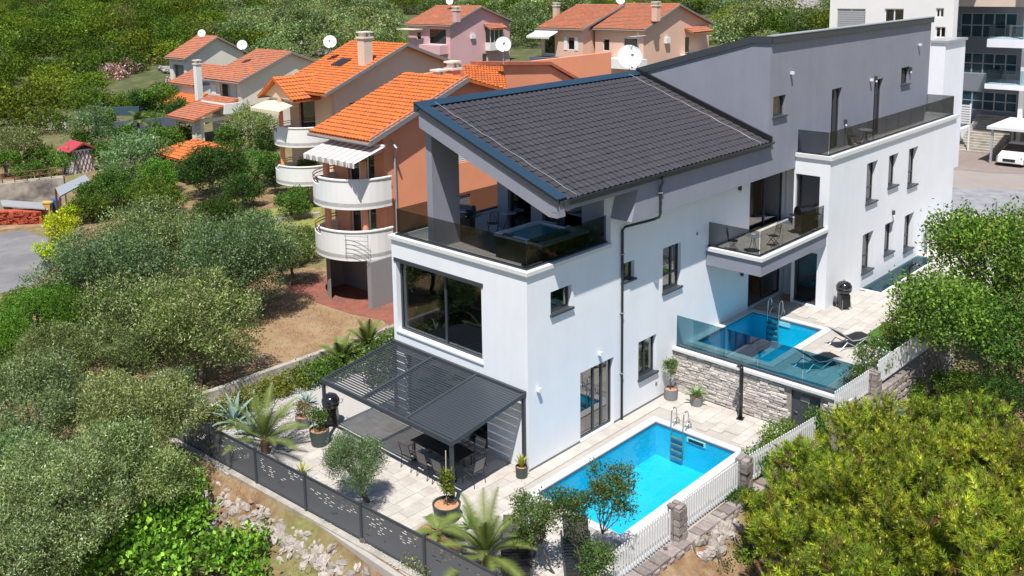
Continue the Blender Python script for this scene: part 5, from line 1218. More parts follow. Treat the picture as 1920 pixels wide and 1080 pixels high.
def rattan(label, p, rz):
    R = thing('sun_lounger', label, 'sun lounger', p, rz, 'sun loungers round the pools')
    MB().box(-1.0, -.38, .24, .35, .38, .32).build('bed', 'wicker', R)
    mb = MB().prism([(.35, .28), (1.05, .72), (1.02, .78), (.33, .34)], lambda a, b, t: (a, t, b), -.36, .36).build('backrest', 'wicker', R)
    for k in range(9): MB().box(-.96+.145*k, -.36, .321, -.96+.145*k+.11, .36, .335).build('slat', 'black_metal', R)
    for s_ in (-.4, .4): MB().box(-1.02, s_-.03, .22, 1.0, s_+.03, .30).build('side_rail', 'anthracite', R)
    for x in (-.9, .8):
        for y in (-.36, .36): MB().box(x-.03, y-.03, 0, x+.03, y+.03, .22).build('leg', 'anthracite', R)
rattan('dark sun lounger at the bottom edge right of the palm', at(968, 1052, .03), .75); rattan('dark sun lounger at the bottom edge nearest the picket fence', at(1083, 1052, .03), .75)
# dining set under the pergola
DT = thing('dining_table', 'long dark dining table in the shade of the pergola', 'table', (-1.75, 2.3, .01))
MB().box(-.45, -1.1, .71, .45, 1.1, .75).build('tabletop', 'black_metal', DT)
for x in (-.38, .38):
    for y in (-1.0, 1.0): MB().box(x-.03, y-.03, 0, x+.03, y+.03, .709).build('leg', 'black_metal', DT)
def sling_chair(label, p, rz):
    R = thing('garden_chair', label, 'chair', p, rz, 'chairs round the pergola dining table')
    MB().prism([(-.22, .42), (.24, .44), (.24, .46), (-.22, .44)], lambda a, b, t: (a, t, b), -.23, .23).build('seat', 'fabric_grey', R)
    MB().prism([(-.24, .50), (-.36, .93), (-.33, .935), (-.21, .50)], lambda a, b, t: (a, t, b), -.22, .22).build('backrest', 'fabric_grey', R)
    for s_ in (-.25, .25):
        MB().tube([(.24, s_, 0), (.24, s_, .62), (-.26, s_, .66)], .014, 6).build('leg', 'black_metal', R); MB().tube([(-.30, s_, 0), (-.23, s_, .44), (-.37, s_, .95)], .014, 6).build('leg', 'black_metal', R)
for k, y in enumerate((3.05, 2.25, 1.5)):
    sling_chair(('grey sling chair on the garden side of the dining table, left one', 'grey sling chair on the garden side of the dining table, middle one', 'grey sling chair on the garden side of the dining table, right one')[k], (-2.45, y, .01), 0)
    sling_chair(('grey sling chair on the house side of the dining table, left one', 'grey sling chair on the house side of the dining table, middle one', 'grey sling chair on the house side of the dining table, right one')[k], (-1.05, y, .01), math.pi)
sling_chair('grey sling chair at the near head of the dining table', (-1.75, .85, .01), math.pi/2)
# showers
def shower(label, p, rz):
    R = thing('garden_shower', label, 'shower', p, rz)
    MB().tube([(0, 0, 0), (0, 0, 1.5), (0, 0, 1.9), (-.05, 0, 2.05), (-.16, 0, 2.15), (-.26, 0, 2.17)], [.075]*4+[.06, .05], 10).build('column', 'black_metal', R, smooth=True)
    MB().lathe([(.1, 2.10), (.1, 2.13)], (-.28, 0, 0), 12).build('shower_head', 'steel', R)
    MB().box(-.14, -.12, 0, .14, .12, .03).build('base_plate', 'black_metal', R)
    MB().tube([(-.08, 0, 1.0), (-.15, 0, 1.02)], .025, 8).build('tap', 'steel', R)
shower('black curved solar shower in front of the stone wall', (8.05, -3.2, .005), .2); shower('black curved solar shower by the big tree on the raised terrace', at(1700, 585, Z2), 2.0)
# ------------------------------------------------------------------ VEGETATION
def cloud(lobes, n, leaf, pal, seed=0, sprig=10, spr=.10, shell=.16, up_=.35, low=-.55, inner=.12, var=.25, bud=None):
    """leaf-sized rhombi in sprigs through the lobes of a crown; returns verts, faces, colours"""
    r = np.random.default_rng(seed); L = np.array(lobes, float)
    wts = (L[:, 3]*L[:, 4])**1.0; wts /= wts.sum()
    m = max(4, n//sprig); li = r.choice(len(L), m, p=wts)
    d = r.normal(size=(m*3, 3)); d /= np.linalg.norm(d, axis=1)[:, None]
    keep = (d[:, 2] > low) | (r.random(len(d)) < .25); d = d[keep][:m]
    m = len(d); li = li[:m]
    rad = 1-np.abs(r.normal(size=m))*shell; inn = r.random(m) < inner; rad[inn] = r.uniform(.35, .8, inn.sum())
    c = L[li, :3]+d*L[li, 3:6]*rad[:, None]
    sb = 1+r.normal(size=m)*var; sb = np.clip(sb, .45, 1.7)
    P = np.repeat(c, sprig, 0)+r.normal(size=(m*sprig, 3))*spr; D0 = np.repeat(d, sprig, 0)
    N = len(P); dr = D0*.55+r.normal(size=(N, 3))*.75; dr[:, 2] += up_; dr /= np.linalg.norm(dr, axis=1)[:, None]
    s = np.cross(dr, r.normal(size=(N, 3))); s /= np.linalg.norm(s, axis=1)[:, None]
    ll = leaf[0]*r.uniform(.7, 1.3, (N, 1)); ww = leaf[1]*r.uniform(.7, 1.3, (N, 1))
    V_ = np.stack([P, P+dr*ll*.45+s*ww*.5, P+dr*ll, P+dr*ll*.45-s*ww*.5], 1).reshape(-1, 3)
    pal_ = np.array([p[:3] for p in pal]); pw_ = np.array([p[3] for p in pal]); pw_ = pw_/pw_.sum()
    ci = np.repeat(r.choice(len(pal_), m, p=pw_), sprig); mixm = r.random(N) < .35; ci[mixm] = r.choice(len(pal_), mixm.sum(), p=pw_)
    col = pal_[ci]*np.repeat(sb, sprig)[:, None]*r.uniform(.8, 1.2, (N, 1))
    col = np.repeat(col, 4, 0)
    F_ = np.arange(N*4).reshape(-1, 4)
    return V_, F_, np.clip(col, 0, 1)
def cmesh(name, parts, m):
    V_ = np.concatenate([p[0] for p in parts]); off = np.cumsum([0]+[len(p[0]) for p in parts[:-1]])
    F_ = np.concatenate([p[1]+o for p, o in zip(parts, off)]); col = np.concatenate([p[2] for p in parts])
    k = F_.shape[1]; me = npmesh(name, V_, F_, k); me.materials.append(MT[m])
    a = me.attributes.new('col', 'FLOAT_COLOR', 'POINT'); a.data.foreach_set('color', np.concatenate([col, np.ones((len(col), 1))], 1).astype(np.float32).ravel())
    o = bpy.data.objects.new(name, me); C.objects.link(o); return o
OLIVE = [(.155, .225, .075, 5), (.24, .30, .14, 3), (.09, .14, .04, 3), (.38, .43, .27, .8)]
OLIVE2 = [(.21, .25, .085, 5), (.28, .32, .13, 3), (.13, .165, .05, 2), (.40, .42, .25, .9), (.16, .12, .08, .5)]
BRIGHT = [(.10, .20, .02, 5), (.15, .27, .03, 3), (.06, .12, .015, 3)]
DARKG = [(.045, .095, .018, 5), (.07, .13, .025, 3), (.03, .06, .012, 2)]
MIDG = [(.10, .19, .03, 5), (.16, .26, .04, 3), (.06, .11, .02, 3)]
YELLOW = [(.36, .42, .02, 5), (.26, .34, .02, 3), (.46, .44, .04, 1)]
FIG = [(.13, .28, .03, 5), (.22, .40, .05, 2.5), (.06, .13, .02, 4)]
PINKF = [(.12, .18, .05, 3), (.70, .32, .40, 4), (.80, .55, .58, 3)]
WHITEF = [(.08, .14, .03, 8), (.12, .19, .04, 4), (.65, .65, .60, .8)]
ORNG = [(.16, .20, .03, 5), (.22, .24, .03, 3), (.09, .13, .02, 2), (.30, .13, .05, .5)]
SPARSE = [(.07, .13, .03, 5), (.11, .18, .04, 3), (.17, .12, .04, .8)]
def lobes_for(R_, rz_, n, seed, flat=.7):
    r = random.Random(seed); out = [(0, 0, 0, R_*.68, R_*.68, rz_*.72)]
    for k in range(n):
        a = 2*math.pi*k/n*2.4+r.uniform(-.3, .3); e = r.uniform(-.5, 1.1)
        d = R_*r.uniform(.42, .72); q = R_*r.uniform(.26, .44)
        out.append((d*math.cos(a)*math.cos(e*.9), d*math.sin(a)*math.cos(e*.9), rz_*.72*math.sin(e), q, q*r.uniform(.8, 1.1), q*r.uniform(.6, .9)*min(1, rz_/R_+.15)))
    return out
def limb(mb, a, b, r0, r1, seed, n=5):
    r = random.Random(seed); a, b = Vector(a), Vector(b); pts = []
    L = (b-a).length
    for i in range(n+1):
        t = i/n; p = a.lerp(b, t)+Vector((r.uniform(-1, 1), r.uniform(-1, 1), r.uniform(-.5, .5)))*L*.06*(1 if 0 < i < n else 0); pts.append(p)
    mb.tube(pts, [r0+(r1-r0)*i/n for i in range(n+1)], 7)
SEED = [100]
def tree(name, label, cat, p, R_, rz_, zc, pal, n, leaf, nl=9, bark='bark', group=None, g=None, spr=.10, trunk_r=None, base=None, shell=.16, sprig=10, lobes=None, leafm='leaf', low=-.9, inner=.12, stems=1, var=.25):
    SEED[0] += 1; sd = SEED[0]; base = base or (p[0], p[1]); g0 = gz_(*base) if g is None else g
    Rt = thing(name, label, cat, (base[0], base[1], g0), 0, group)
    if cat in ('tree', 'shrub'): fk = random.Random(sd*3).uniform(.82, 1.32); fy = random.Random(sd*5).uniform(.85, 1.12); pal = [(q[0]*fk*fy, q[1]*fk, q[2]*fk/fy, q[3]) for q in pal]
    dx, dy, dz = p[0]-base[0], p[1]-base[1], zc-g0
    lb = lobes or lobes_for(R_, rz_, nl, sd)
    lb = [(a+dx, b+dy, c+dz, d, e, f) for a, b, c, d, e, f in lb]
    o = cmesh('crown' if cat == 'tree' else 'foliage', [cloud(lb, n, leaf, pal, sd, spr=spr, shell=shell, sprig=sprig, low=low, inner=inner, var=var)], leafm); o.parent = Rt
    tr_ = trunk_r or max(.05, R_*.07); mb = MB()
    for s_ in range(stems):
        ox_, oy_ = (random.uniform(-.3, .3)*R_*.4, random.uniform(-.3, .3)*R_*.4) if stems > 1 else (0, 0)
        fork = Vector((dx*.6+ox_, dy*.6+oy_, max(dz*.55, .15)))
        limb(mb, (ox_*.4, oy_*.4, -.25), fork, tr_, tr_*.7, sd+s_)
        for k, l_ in enumerate(lb[1:][s_::stems]): limb(mb, fork, (l_[0], l_[1], l_[2]), tr_*.5, tr_*.12, sd+k+7)
    mb.build('trunk' if cat == 'tree' else 'stem', bark, Rt, smooth=True)
    return Rt
def tpx(name, label, cat, px, py, wpx, zc, pal, dens=1., leaf=(.14, .045), rzf=.75, **k):
    p = at(px, py, zc); R_ = wpx/2*mpp(p); rz_ = min(R_*rzf, zc-gz_(p.x, p.y)+.1) if 'rz_' not in k else k.pop('rz_')
    area = 2*math.pi*R_*R_*1.1; n = int(dens*area*1.9/(leaf[0]*leaf[1]*.5)); n = min(n, 70000)
    return tree(name, label, cat, p, R_, rz_, zc, pal, n, leaf, **k)

# big olives left of the house
for px, py, w_, zq, lb in ((205, 520, 270, 2.6, 'big grey-green olive tree next to the yellow shrub and the road'), (300, 470, 260, 2.6, 'big grey-green olive tree in front of the dark round tree'), (450, 505, 270, 2.5, 'big grey-green olive tree nearest the red paving of the orange house'), (370, 615, 250, 2.4, 'grey-green olive tree whose shade falls on the dry lawn'),
                         (250, 600, 220, 2.2, 'grey-green olive tree in the middle of the big olive group, lowest part'), (545, 470, 110, 2.0, 'small olive tree between the big olives and the round balconies')):
    tpx('olive_tree', lb, 'tree', px, py, w_, zq, OLIVE, .8, (.15, .045), rzf=.8, nl=16, spr=.14, var=.42, shell=.2)
for px, py, w_, zc, lb in ((55, 790, 250, 2.2, 'olive tree at the left picture edge, middle height'), (255, 790, 240, 2.2, 'olive tree touching the left end of the dark perforated fence'), (120, 940, 280, 2.0, 'large olive tree at lower left beside the fig'), (300, 900, 150, 1.4, 'small olive tree between the fence end and the fig'),
                       (20, 1060, 230, 1.5, 'olive tree in the bottom left corner'), (245, 668, 120, 1.9, 'small pale olive tree above the lower left olives'), (110, 690, 190, 2.1, 'pale silvery olive tree below the bright green bush'), (320, 745, 130, 1.5, 'loose olive tree in front of the fence corner'), (30, 900, 200, 2.0, 'olive tree at the left picture edge, lower part'), (205, 860, 190, 2.0, 'olive tree in the centre of the lower left group')):
    tpx('olive_tree', lb, 'tree', px, py, w_, zc, OLIVE2 if w_ > 200 else OLIVE, .9, (.10, .03), rzf=.95, nl=14, spr=.09, var=.42, shell=.2)
for px, py, w_, zc, lb in ((245, 298, 150, 2.2, 'round silvery olive tree in front of the dark blue garden wall'), (170, 240, 105, 2.2, 'round olive tree right of the pale rock'), (32, 262, 95, 2.6, 'olive tree with white painted trunk above the old concrete wall'), (468, 238, 120, 2.6, 'olive tree between the cream house and the apricot house')):
    tpx('olive_tree', lb, 'tree', px, py, w_, zc, OLIVE, .5, (.26, .08), rzf=.8, nl=8, spr=.2)
# shrubs and hedges
for a in ((60, 600, 225, 1.7, BRIGHT, 'bright green bush below the road at the left edge'), (165, 610, 190, 1.6, BRIGHT, 'bright green bush between the road and the big olives'), (15, 665, 160, 1.5, BRIGHT, 'bright green bush at the left picture edge under the road'),
          (200, 362, 150, 1.4, MIDG, 'broad green bush behind the pale lean-to roof'), (285, 372, 130, 1.3, MIDG, 'broad green bush between lean-to and dark round bush'), (170, 392, 90, .9, MIDG, 'low green bush right of the blue bin'),
          (395, 318, 150, 2.2, DARKG, 'dense dark green round tree in front of the orange pavilion'), (478, 312, 110, 1.7, MIDG, 'leafy shrub with pale blossoms left of the round balconies'), (548, 382, 84, 1.1, MIDG, 'clipped green shrub on the lawn by the round balconies'), (455, 360, 90, 1.2, DARKG, 'dark green shrub above the small green lawn'), (400, 400, 120, .9, DARKG, 'dark green shrub in the shade behind the big olives'),
          (572, 455, 75, 1.2, ORNG, 'reddish green shrub left of the lower round balcony'), (540, 470, 70, 1.0, MIDG, 'green shrub between big olive and round balconies'), (575, 318, 52, 2.6, DARKG, 'slim green shrub below the striped awning'), (515, 330, 60, 1.4, DARKG, 'dark shrub under the apricot house balcony'),
          (300, 185, 90, 2.2, MIDG, 'green garden tree between the hedge and the cream house'), (60, 330, 80, 1.2, MIDG, 'green bush left of the kiosk'), (10, 300, 60, 1.5, BRIGHT, 'bright green bush at the left edge above the railing'), (118, 300, 60, 1.3, MIDG, 'green bush behind the red roofed kiosk'),
          (1100, 132, 130, 3.0, DARKG, 'dark green bush just behind the dark roof ridge, below the salmon house'), (1060, 122, 70, 2.6, MIDG, 'green bush left of the big satellite dish'), (990, 88, 60, 3.5, MIDG, 'green bush between pink and salmon houses'), (300, 262, 90, 1.2, MIDG, 'green shrub beside the dark blue wall'), (345, 300, 90, 1.5, MIDG, 'green shrub left of the orange garden pavilion'), (300, 330, 90, 1.3, BRIGHT, 'bright shrub between round olive and dark round tree'), (430, 262, 70, 1.8, MIDG, 'green shrub right of the orange garden pavilion'), (500, 268, 60, 1.6, DARKG, 'dark shrub below the cream awning'), (70, 292, 70, 1.0, MIDG, 'low green bush above the railing'), (235, 250, 60, 1.2, MIDG, 'green shrub left end of the dark blue wall'),
          (195, 290, 60, 1.4, BRIGHT, 'bright green bush right of the kiosk'), (305, 172, 60, 2.2, WHITEF, 'white flowering shrub beside the pink oleander hedge'), (328, 160, 45, 2.4, PINKF, 'small pink flowering shrub by the small cream house'), (265, 190, 60, 2.0, DARKG, 'dark green shrub in front of the pink oleander hedge'), (192, 232, 70, 1.6, MIDG, 'green bush left of the clipped hedge and dark screen'), (150, 262, 50, 1.2, BRIGHT, 'bright low bush between two round olives'), (330, 205, 60, 2.0, DARKG, 'dark green tree beside the tall chimney of the cream house'), (285, 228, 60, 1.4, MIDG, 'green bush right of the dark glossy screen'), (232, 282, 60, .9, MIDG, 'low green bush at the left foot of the dark blue wall'), (380, 450, 160, .8, MIDG, 'green undergrowth between the big olive trees'), (480, 420, 70, .8, MIDG, 'small green shrub on the green lawn'), (1880, 740, 110, 1.6, DARKG, 'dark shrub in the shade at the right edge'), (1790, 725, 90, 1.2, MIDG, 'green shrub in the shade behind the pines')):
    px, py, w_, zc, pal, lb = a
    d_ = mpp(at(px, py, zc)); lf = (max(.07, d_*3.4), max(.04, d_*1.9))
    tpx('shrub', lb, 'shrub', px, py, w_, zc, pal, .75, lf, rzf=.8, nl=8, spr=lf[0]*.8, stems=2)
for px, py, w_, zc, lb in ((112, 425, 75, 1.0, 'yellow-green shrub at the road edge, upper part'), (100, 470, 62, .9, 'yellow-green shrub at the road edge, lower part'), (130, 402, 45, .9, 'small yellow-green shrub by the blue bin')):
    tpx('golden_shrub', lb, 'shrub', px, py, w_, zc, YELLOW, .8, (.16, .08), rzf=.8, nl=7, spr=.12)
def hedge_row(name, label, p0, p1, hgt, wid, pal, leaf, dens=1.):
    p0, p1 = Vector(p0), Vector(p1); L = (p1-p0).length; k = max(2, int(L/(wid*.7))); mid = (p0+p1)/2
    lb = [((p0.lerp(p1, i/(k-1))-mid).x+random.uniform(-.1, .1), (p0.lerp(p1, i/(k-1))-mid).y+random.uniform(-.1, .1), random.uniform(-.1, .1)*hgt, wid*.6, wid*.6, hgt*.55*random.uniform(.85, 1.15)) for i in range(k)]
    n = int(dens*L*(wid+hgt)*2.2*1.6/(leaf[0]*leaf[1]*.5))
    return tree(name, label, 'hedge', mid, L/2, hgt/2, mid.z+hgt*.5, pal, min(n, 60000), leaf, lobes=lb, g=mid.z, trunk_r=.05, stems=3, spr=leaf[0])
hedge_row('hedge', 'clipped yellow-green hedge in the garden left of the cream house', at(172, 212), at(268, 214), 2.6, 2.4, [(.16, .24, .03, 5), (.10, .16, .02, 3)], (.3, .16))
hedge_row('hedge', 'oleander hedge with pink blossoms beside the cream house garden', at(210, 178), at(285, 158), 4.2, 4.0, PINKF, (.3, .18))
hedge_row('hedge', 'yellow and pink flowering shrubs behind the oleander hedge', at(250, 148), at(318, 142), 3.6, 3.6, [(.45, .36, .03, 3), (.55, .30, .25, 2), (.2, .25, .06, 3)], (.3, .18))
hedge_row('hedge', 'leafy hedge in front of the cream house porch', at(290, 285), at(345, 262), 1.3, 1.6, MIDG, (.2, .12))
hedge_row('hedge', 'green creeper strip along the garden wall, left part behind the palm', (-6.4, 11.0, 0), (-1.5, 11.2, 0), .65, 1.1, ORNG, (.10, .055), .8)
hedge_row('hedge', 'green laurel strip along the garden wall, right part towards the white house', (-1.0, 10.9, 0), (4.5, 10.9, 0), .75, 1.2, MIDG, (.11, .06), .8)
hedge_row('hedge', 'green flowering shrubs behind the left corner of the white house', (1.0, 8.8, 0), (5.0, 8.6, 0), 2.0, 1.3, WHITEF, (.11, .06))
for px, py, w_, zc, pal, lb in ((1638, 668, 80, 2.3, WHITEF, 'white flowering jasmine shrub behind the raised picket panels'), (1610, 705, 60, 2.0, WHITEF, 'lower jasmine shrub at the stone pillar'), (1692, 612, 90, 2.5, ORNG, 'green shrub over the artificial grass mat'),
                               (1465, 822, 90, .3, MIDG, 'green shrub in front of the grey door'), (1545, 800, 80, .5, MIDG, 'green shrub below the short picket panel'), (1425, 870, 85, .3, MIDG, 'green shrub hiding the picket fence left of the pines'), (1335, 960, 80, -.3, DARKG, 'dark green creeper below the pool picket panel'),
                               (1375, 1020, 110, -.5, MIDG, 'green undergrowth left of the pines at the bottom'), (1300, 1060, 90, -.7, MIDG, 'low green plants at the bottom right of the picket fence'), (1245, 1075, 70, -.7, DARKG, 'dark low plants under the left picket panel'), (1395, 935, 80, .0, DARKG, 'dark green shrub between far pillar and pines'), (1345, 1060, 80, -.6, DARKG, 'dark green low shrub at the bottom edge left of the pines'), (1640, 760, 70, .6, MIDG, 'green plants at the foot of the tall stone wall'), (1700, 740, 90, .5, MIDG, 'leafy plants between stone wall and pines'),
                               (800, 1050, 80, .2, OLIVE2, 'low grey green shrub outside the metal fence'), (860, 1075, 60, .3, OLIVE2, 'low shrub at the bottom end of the metal fence'), (495, 935, 26, -.5, MIDG, 'small weed at the foot of the front wall'), (680, 1048, 40, -.5, OLIVE2, 'spiky weed at the foot of the front wall')):
    lf = (.085, .045) if px > 900 else (.07, .03)
    tpx('shrub', lb, 'shrub', px, py, w_, zc, pal, .6, lf, rzf=.85, nl=7, spr=.09, stems=2)
# right: big leafy trees
tpx('leafy_tree', 'big green leafy tree at the right edge shading the ground', 'tree', 1860, 500, 270, 4.6, [(.11, .20, .03, 5), (.17, .28, .04, 3), (.06, .11, .02, 3), (.28, .15, .05, .15)], .9, (.15, .085), rzf=.85, nl=16, spr=.22, base=(at(1850, 690, .6).x, at(1850, 690, .6).y), inner=.25)
tpx('leafy_tree', 'green leafy tree above the raised picket fence and shower', 'tree', 1770, 585, 200, 3.9, [(.12, .21, .03, 5), (.19, .29, .04, 3), (.06, .11, .02, 3)], .85, (.13, .075), rzf=.8, nl=14, spr=.2, base=(at(1755, 710, .6).x, at(1755, 710, .6).y), bark='pale_bark', inner=.2)
tpx('leafy_tree', 'small leafy tree top reaching over the gate pillars', 'tree', 1905, 630, 190, 3.2, MIDG, .9, (.13, .075), nl=9, spr=.2)
# bare grey bush at the end of the picket fence
BB = thing('bare_tree', 'thin grey leafless tree at the end of the raised picket fence', 'tree', (*at(1760, 735, .6).xy, .3))
mb = MB(); rr_ = random.Random(5)
def twig(p, d, L, r_, dep):
    q_ = p+d*L; mb.tube([p, p.lerp(q_, .5)+Vector((rr_.uniform(-1, 1), rr_.uniform(-1, 1), 0))*L*.08, q_], [r_, r_*.8, r_*.6], 5)
    if dep:
        for _ in range(3): twig(q_, (d+Vector((rr_.uniform(-.8, .8), rr_.uniform(-.8, .8), rr_.uniform(-.2, .5)))).normalized(), L*.68, r_*.6, dep-1)
twig(Vector((0, 0, 0)), Vector((0, 0, 1)), 1.1, .06, 4); mb.build('branches', 'pale_bark', BB)
# pool side small trees
for px, py, w_, zc, lb in ((1148, 930, 130, 2.3, 'slender tree with airy crown in front of the pool, right one'), (1065, 965, 110, 1.9, 'airy small tree in front of the pool corner, middle one'), (1000, 975, 110, 1.7, 'airy small tree left of the pool corner above the lounger'), (1120, 1060, 90, .8, 'low leafy branches at the bottom edge beside the picket fence')):
    tpx('slender_tree', lb, 'tree', px, py, w_, zc, SPARSE, .55, (.085, .036), rzf=1.0, nl=10, spr=.08, sprig=8, base=(at(1128, 1085, 0).x+random.uniform(-.6, .3), at(1128, 1085, 0).y+random.uniform(-.1, .3)) if px > 1050 else (at(1040, 1075, 0).x, at(1040, 1075, 0).y), g=0.0, trunk_r=.035, shell=.3)
p = at(1000, 1000, .9)
tpx('shrub', 'dense green shrub in a pot in front of the left lounger', 'shrub', 1000, 1000, 62, .75, [(.10, .15, .02, 5), (.16, .18, .03, 3), (.28, .12, .04, .4)], .8, (.07, .035), g=0.0, nl=7, spr=.06)
# small olive inside the garden
tpx('olive_tree', 'small round olive tree inside the metal fence, in front of the pergola', 'tree', 660, 866, 140, 1.55, OLIVE, .8, (.065, .02), rzf=.85, nl=10, spr=.07, base=(at(690, 938, 0).x, at(690, 938, 0).y), g=0.0)
# fig tree with large leaves
fb = [(at(px, py, z), w_) for px, py, z, w_ in ((150, 1050, -.2, 130), (250, 1010, .2, 140), (335, 965, .4, 130), (310, 1050, 0, 160), (420, 1040, -.1, 110), (475, 1020, -.4, 70), (180, 990, -.1, 80), (352, 915, .2, 70), (470, 1080, -.5, 80))]
p0 = fb[3][0]; lb_ = [(q_.x-p0.x, q_.y-p0.y, q_.z-.2, w_/2*mpp(q_), w_/2*mpp(q_), w_/2*mpp(q_)*.6) for q_, w_ in fb]
tree('fig_tree', 'sprawling fig tree with large bright green leaves at the bottom left', 'tree', p0, 3, 1, .2, FIG, 7800, (.17, .11), lobes=lb_, spr=.17, shell=.38, low=-.2, sprig=5, g=-1.2, inner=.3, var=.35, trunk_r=.09, stems=3, bark='pale_bark')
# pines with needle tufts
def pine(label, px, py, wpx, zc, n_t, rz=.8):
    n_t = int(n_t*1.45); SEED[0] += 1; r = np.random.default_rng(SEED[0]); p = at(px, py, zc); R_ = wpx/2*1.12*mpp(p); g0 = gz_(p.x, p.y)
    Rt = thing('pine_tree', label, 'tree', (p.x, p.y, g0)); lb = lobes_for(R_, R_*rz, 13, SEED[0])
    L = np.array([(a, b, c+zc-g0, d, e, f) for a, b, c, d, e, f in lb]); w_ = L[:, 3]**2; w_ /= w_.sum()
    li = r.choice(len(L), n_t, p=w_); d = r.normal(size=(n_t, 3)); d[:, 2] = np.abs(d[:, 2])*1.0-.35; d /= np.linalg.norm(d, axis=1)[:, None]
    rad = 1.05-np.abs(r.normal(size=n_t))*.33; c = L[li, :3]+d*L[li, 3:6]*rad[:, None]
    ax_ = d*.6+r.normal(size=(n_t, 3))*.3; ax_[:, 2] += .55; ax_ /= np.linalg.norm(ax_, axis=1)[:, None]
    K = 60; N = n_t*K; ts = r.uniform(-.20, .12, N); A_ = np.repeat(ax_, K, 0); P = np.repeat(c, K, 0)+A_*ts[:, None]
    rd = r.normal(size=(N, 3)); rd -= A_*np.sum(rd*A_, 1)[:, None]; rd /= np.linalg.norm(rd, axis=1)[:, None]
    dr = rd*.8+A_*(.55+.5*(ts[:, None] > 0)); dr /= np.linalg.norm(dr, axis=1)[:, None]; s_ = np.cross(dr, r.normal(size=(N, 3))); s_ /= np.linalg.norm(s_, axis=1)[:, None]
    ll = r.uniform(.11, .20, (N, 1)); V_ = np.stack([P-s_*.0085, P+s_*.0085, P+dr*ll], 1).reshape(-1, 3)
    base = np.array([(.21, .27, .022), (.33, .35, .03), (.12, .18, .02)])[np.repeat(r.choice(3, n_t, p=(.5, .3, .2)), K)]*np.repeat(np.clip(1+r.normal(size=n_t)*.38, .35, 1.8), K)[:, None]
    base = base*r.uniform(.85, 1.3)*np.array([r.uniform(.8, 1.08), 1, 1]); bad = np.repeat(r.random(n_t) < .04, K); base[bad] = (.22, .13, .05)
    o = cmesh('crown', [(V_, np.arange(N*3).reshape(-1, 3), np.repeat(np.clip(base, 0, 1), 3, 0))], 'needle'); o.parent = Rt
    tr_ = MB(); limb(tr_, (0, 0, -.3), (0, 0, zc-g0), .12, .07, SEED[0])
    for k, l_ in enumerate(L[1:]): limb(tr_, (0, 0, (zc-g0)*.6), l_[:3], .05, .015, k)
    tr_.build('trunk', 'bark', Rt)
    tw = MB(); cn = MB()
    for k in range(n_t):
        a = Vector(c[k]); v = Vector(ax_[k])
        if k % 2 == 0: tw.tube([a-v*.3, a+v*.12], [.012, .007], 4)
        if k % 5 == 0: cn.lathe([(0, 0), (.018, .015), (.014, .05), (0, .07)], tuple(a+v*.12), 5)
    stuff(tw.build('twig', 'bark', Rt)); stuff(cn.build('bud', 'bud', Rt))
mat('bud', (.55, .48, .12), .7)
for px, py, w_, zc, n_, lb in ((1530, 915, 190, 1.2, 420, 'yellow-green pine nearest the picket fence'), (1640, 850, 220, 1.8, 430, 'yellow-green pine in the middle of the group, below the raised wall'), (1795, 835, 210, 2.2, 420, 'yellow-green pine crown under the leafy tree'), (1900, 880, 200, 3.0, 380, 'yellow-green pine at the right picture edge'),
                              (1680, 960, 270, 2.8, 560, 'large yellow-green pine at lower right, centre of the group'), (1840, 1020, 240, 3.0, 460, 'yellow-green pine in the bottom right corner'), (1500, 1040, 200, 1.2, 340, 'yellow-green pine at the bottom edge, left of the group'), (1600, 1090, 180, 2.0, 260, 'yellow-green pine at the bottom edge, middle of the group'), (1720, 890, 180, 2.6, 300, 'yellow-green pine top rising between the others'), (1450, 970, 120, .8, 200, 'small yellow-green pine branch by the stone wall'), (1570, 960, 200, 1.4, 320, 'yellow-green pine filling the gap left of the large one'), (1790, 900, 220, 2.2, 380, 'yellow-green pine filling the gap right of the large one'), (1890, 960, 200, 2.6, 300, 'yellow-green pine low at the right picture edge'), (1730, 1075, 200, 2.0, 300, 'yellow-green pine at the bottom edge, right of the middle')):
    pine(lb, px, py, w_, zc, n_)

# palms: every frond its own part
mat('frond_green', (.13, .17, .035), .6, var=.25, vscale=5); mat('frond_dry', (.34, .22, .11), .8, var=.3, vscale=5); mat('agave_leaf', (.20, .30, .27), .5, var=.15, vscale=4); mat('aloe_green', (.15, .26, .08), .5, var=.15, vscale=4); mat('yellow_leaf', (.35, .38, .05), .6, var=.2, vscale=5)
def frond(parent, az, el, L, m, seed, droop=1.0, k=26, leafl=.34, org=(0, 0, 0)):
    r = random.Random(seed); mb = MB(); pts = []; d = Vector((math.cos(az)*math.cos(el), math.sin(az)*math.cos(el), math.sin(el))); p = Vector(org); side = Vector((-math.sin(az), math.cos(az), 0))
    for i in range(k+1):
        pts.append(p.copy()); d = (d-Vector((0, 0, droop*1.5/k*(i/k+.2)))).normalized(); p = p+d*L/k
    mb.tube(pts[::2], [max(.003, .016*(1-i/(k/2+1))) for i in range(len(pts[::2]))], 4)
    for i in range(4, k):
        t = i/k; l_ = leafl*math.sin(math.pi*min(1, t*.85+.12))*r.uniform(.85, 1.15); dd = (pts[i+1]-pts[i-1]).normalized(); upv = side.cross(dd).normalized()
        if upv.z < 0: upv = -upv
        for s_ in (-1, 1):
            for h_ in (0, .5):
                a = pts[i].lerp(pts[i+1], h_); v = (side*s_*.85+dd*.55+upv*.28).normalized(); e = a+v*l_-Vector((0, 0, l_*.18)); w_ = dd*.016
                mb.add([a-w_, a+w_, e], [(0, 1, 2)])
    return mb.build('frond', m, parent)
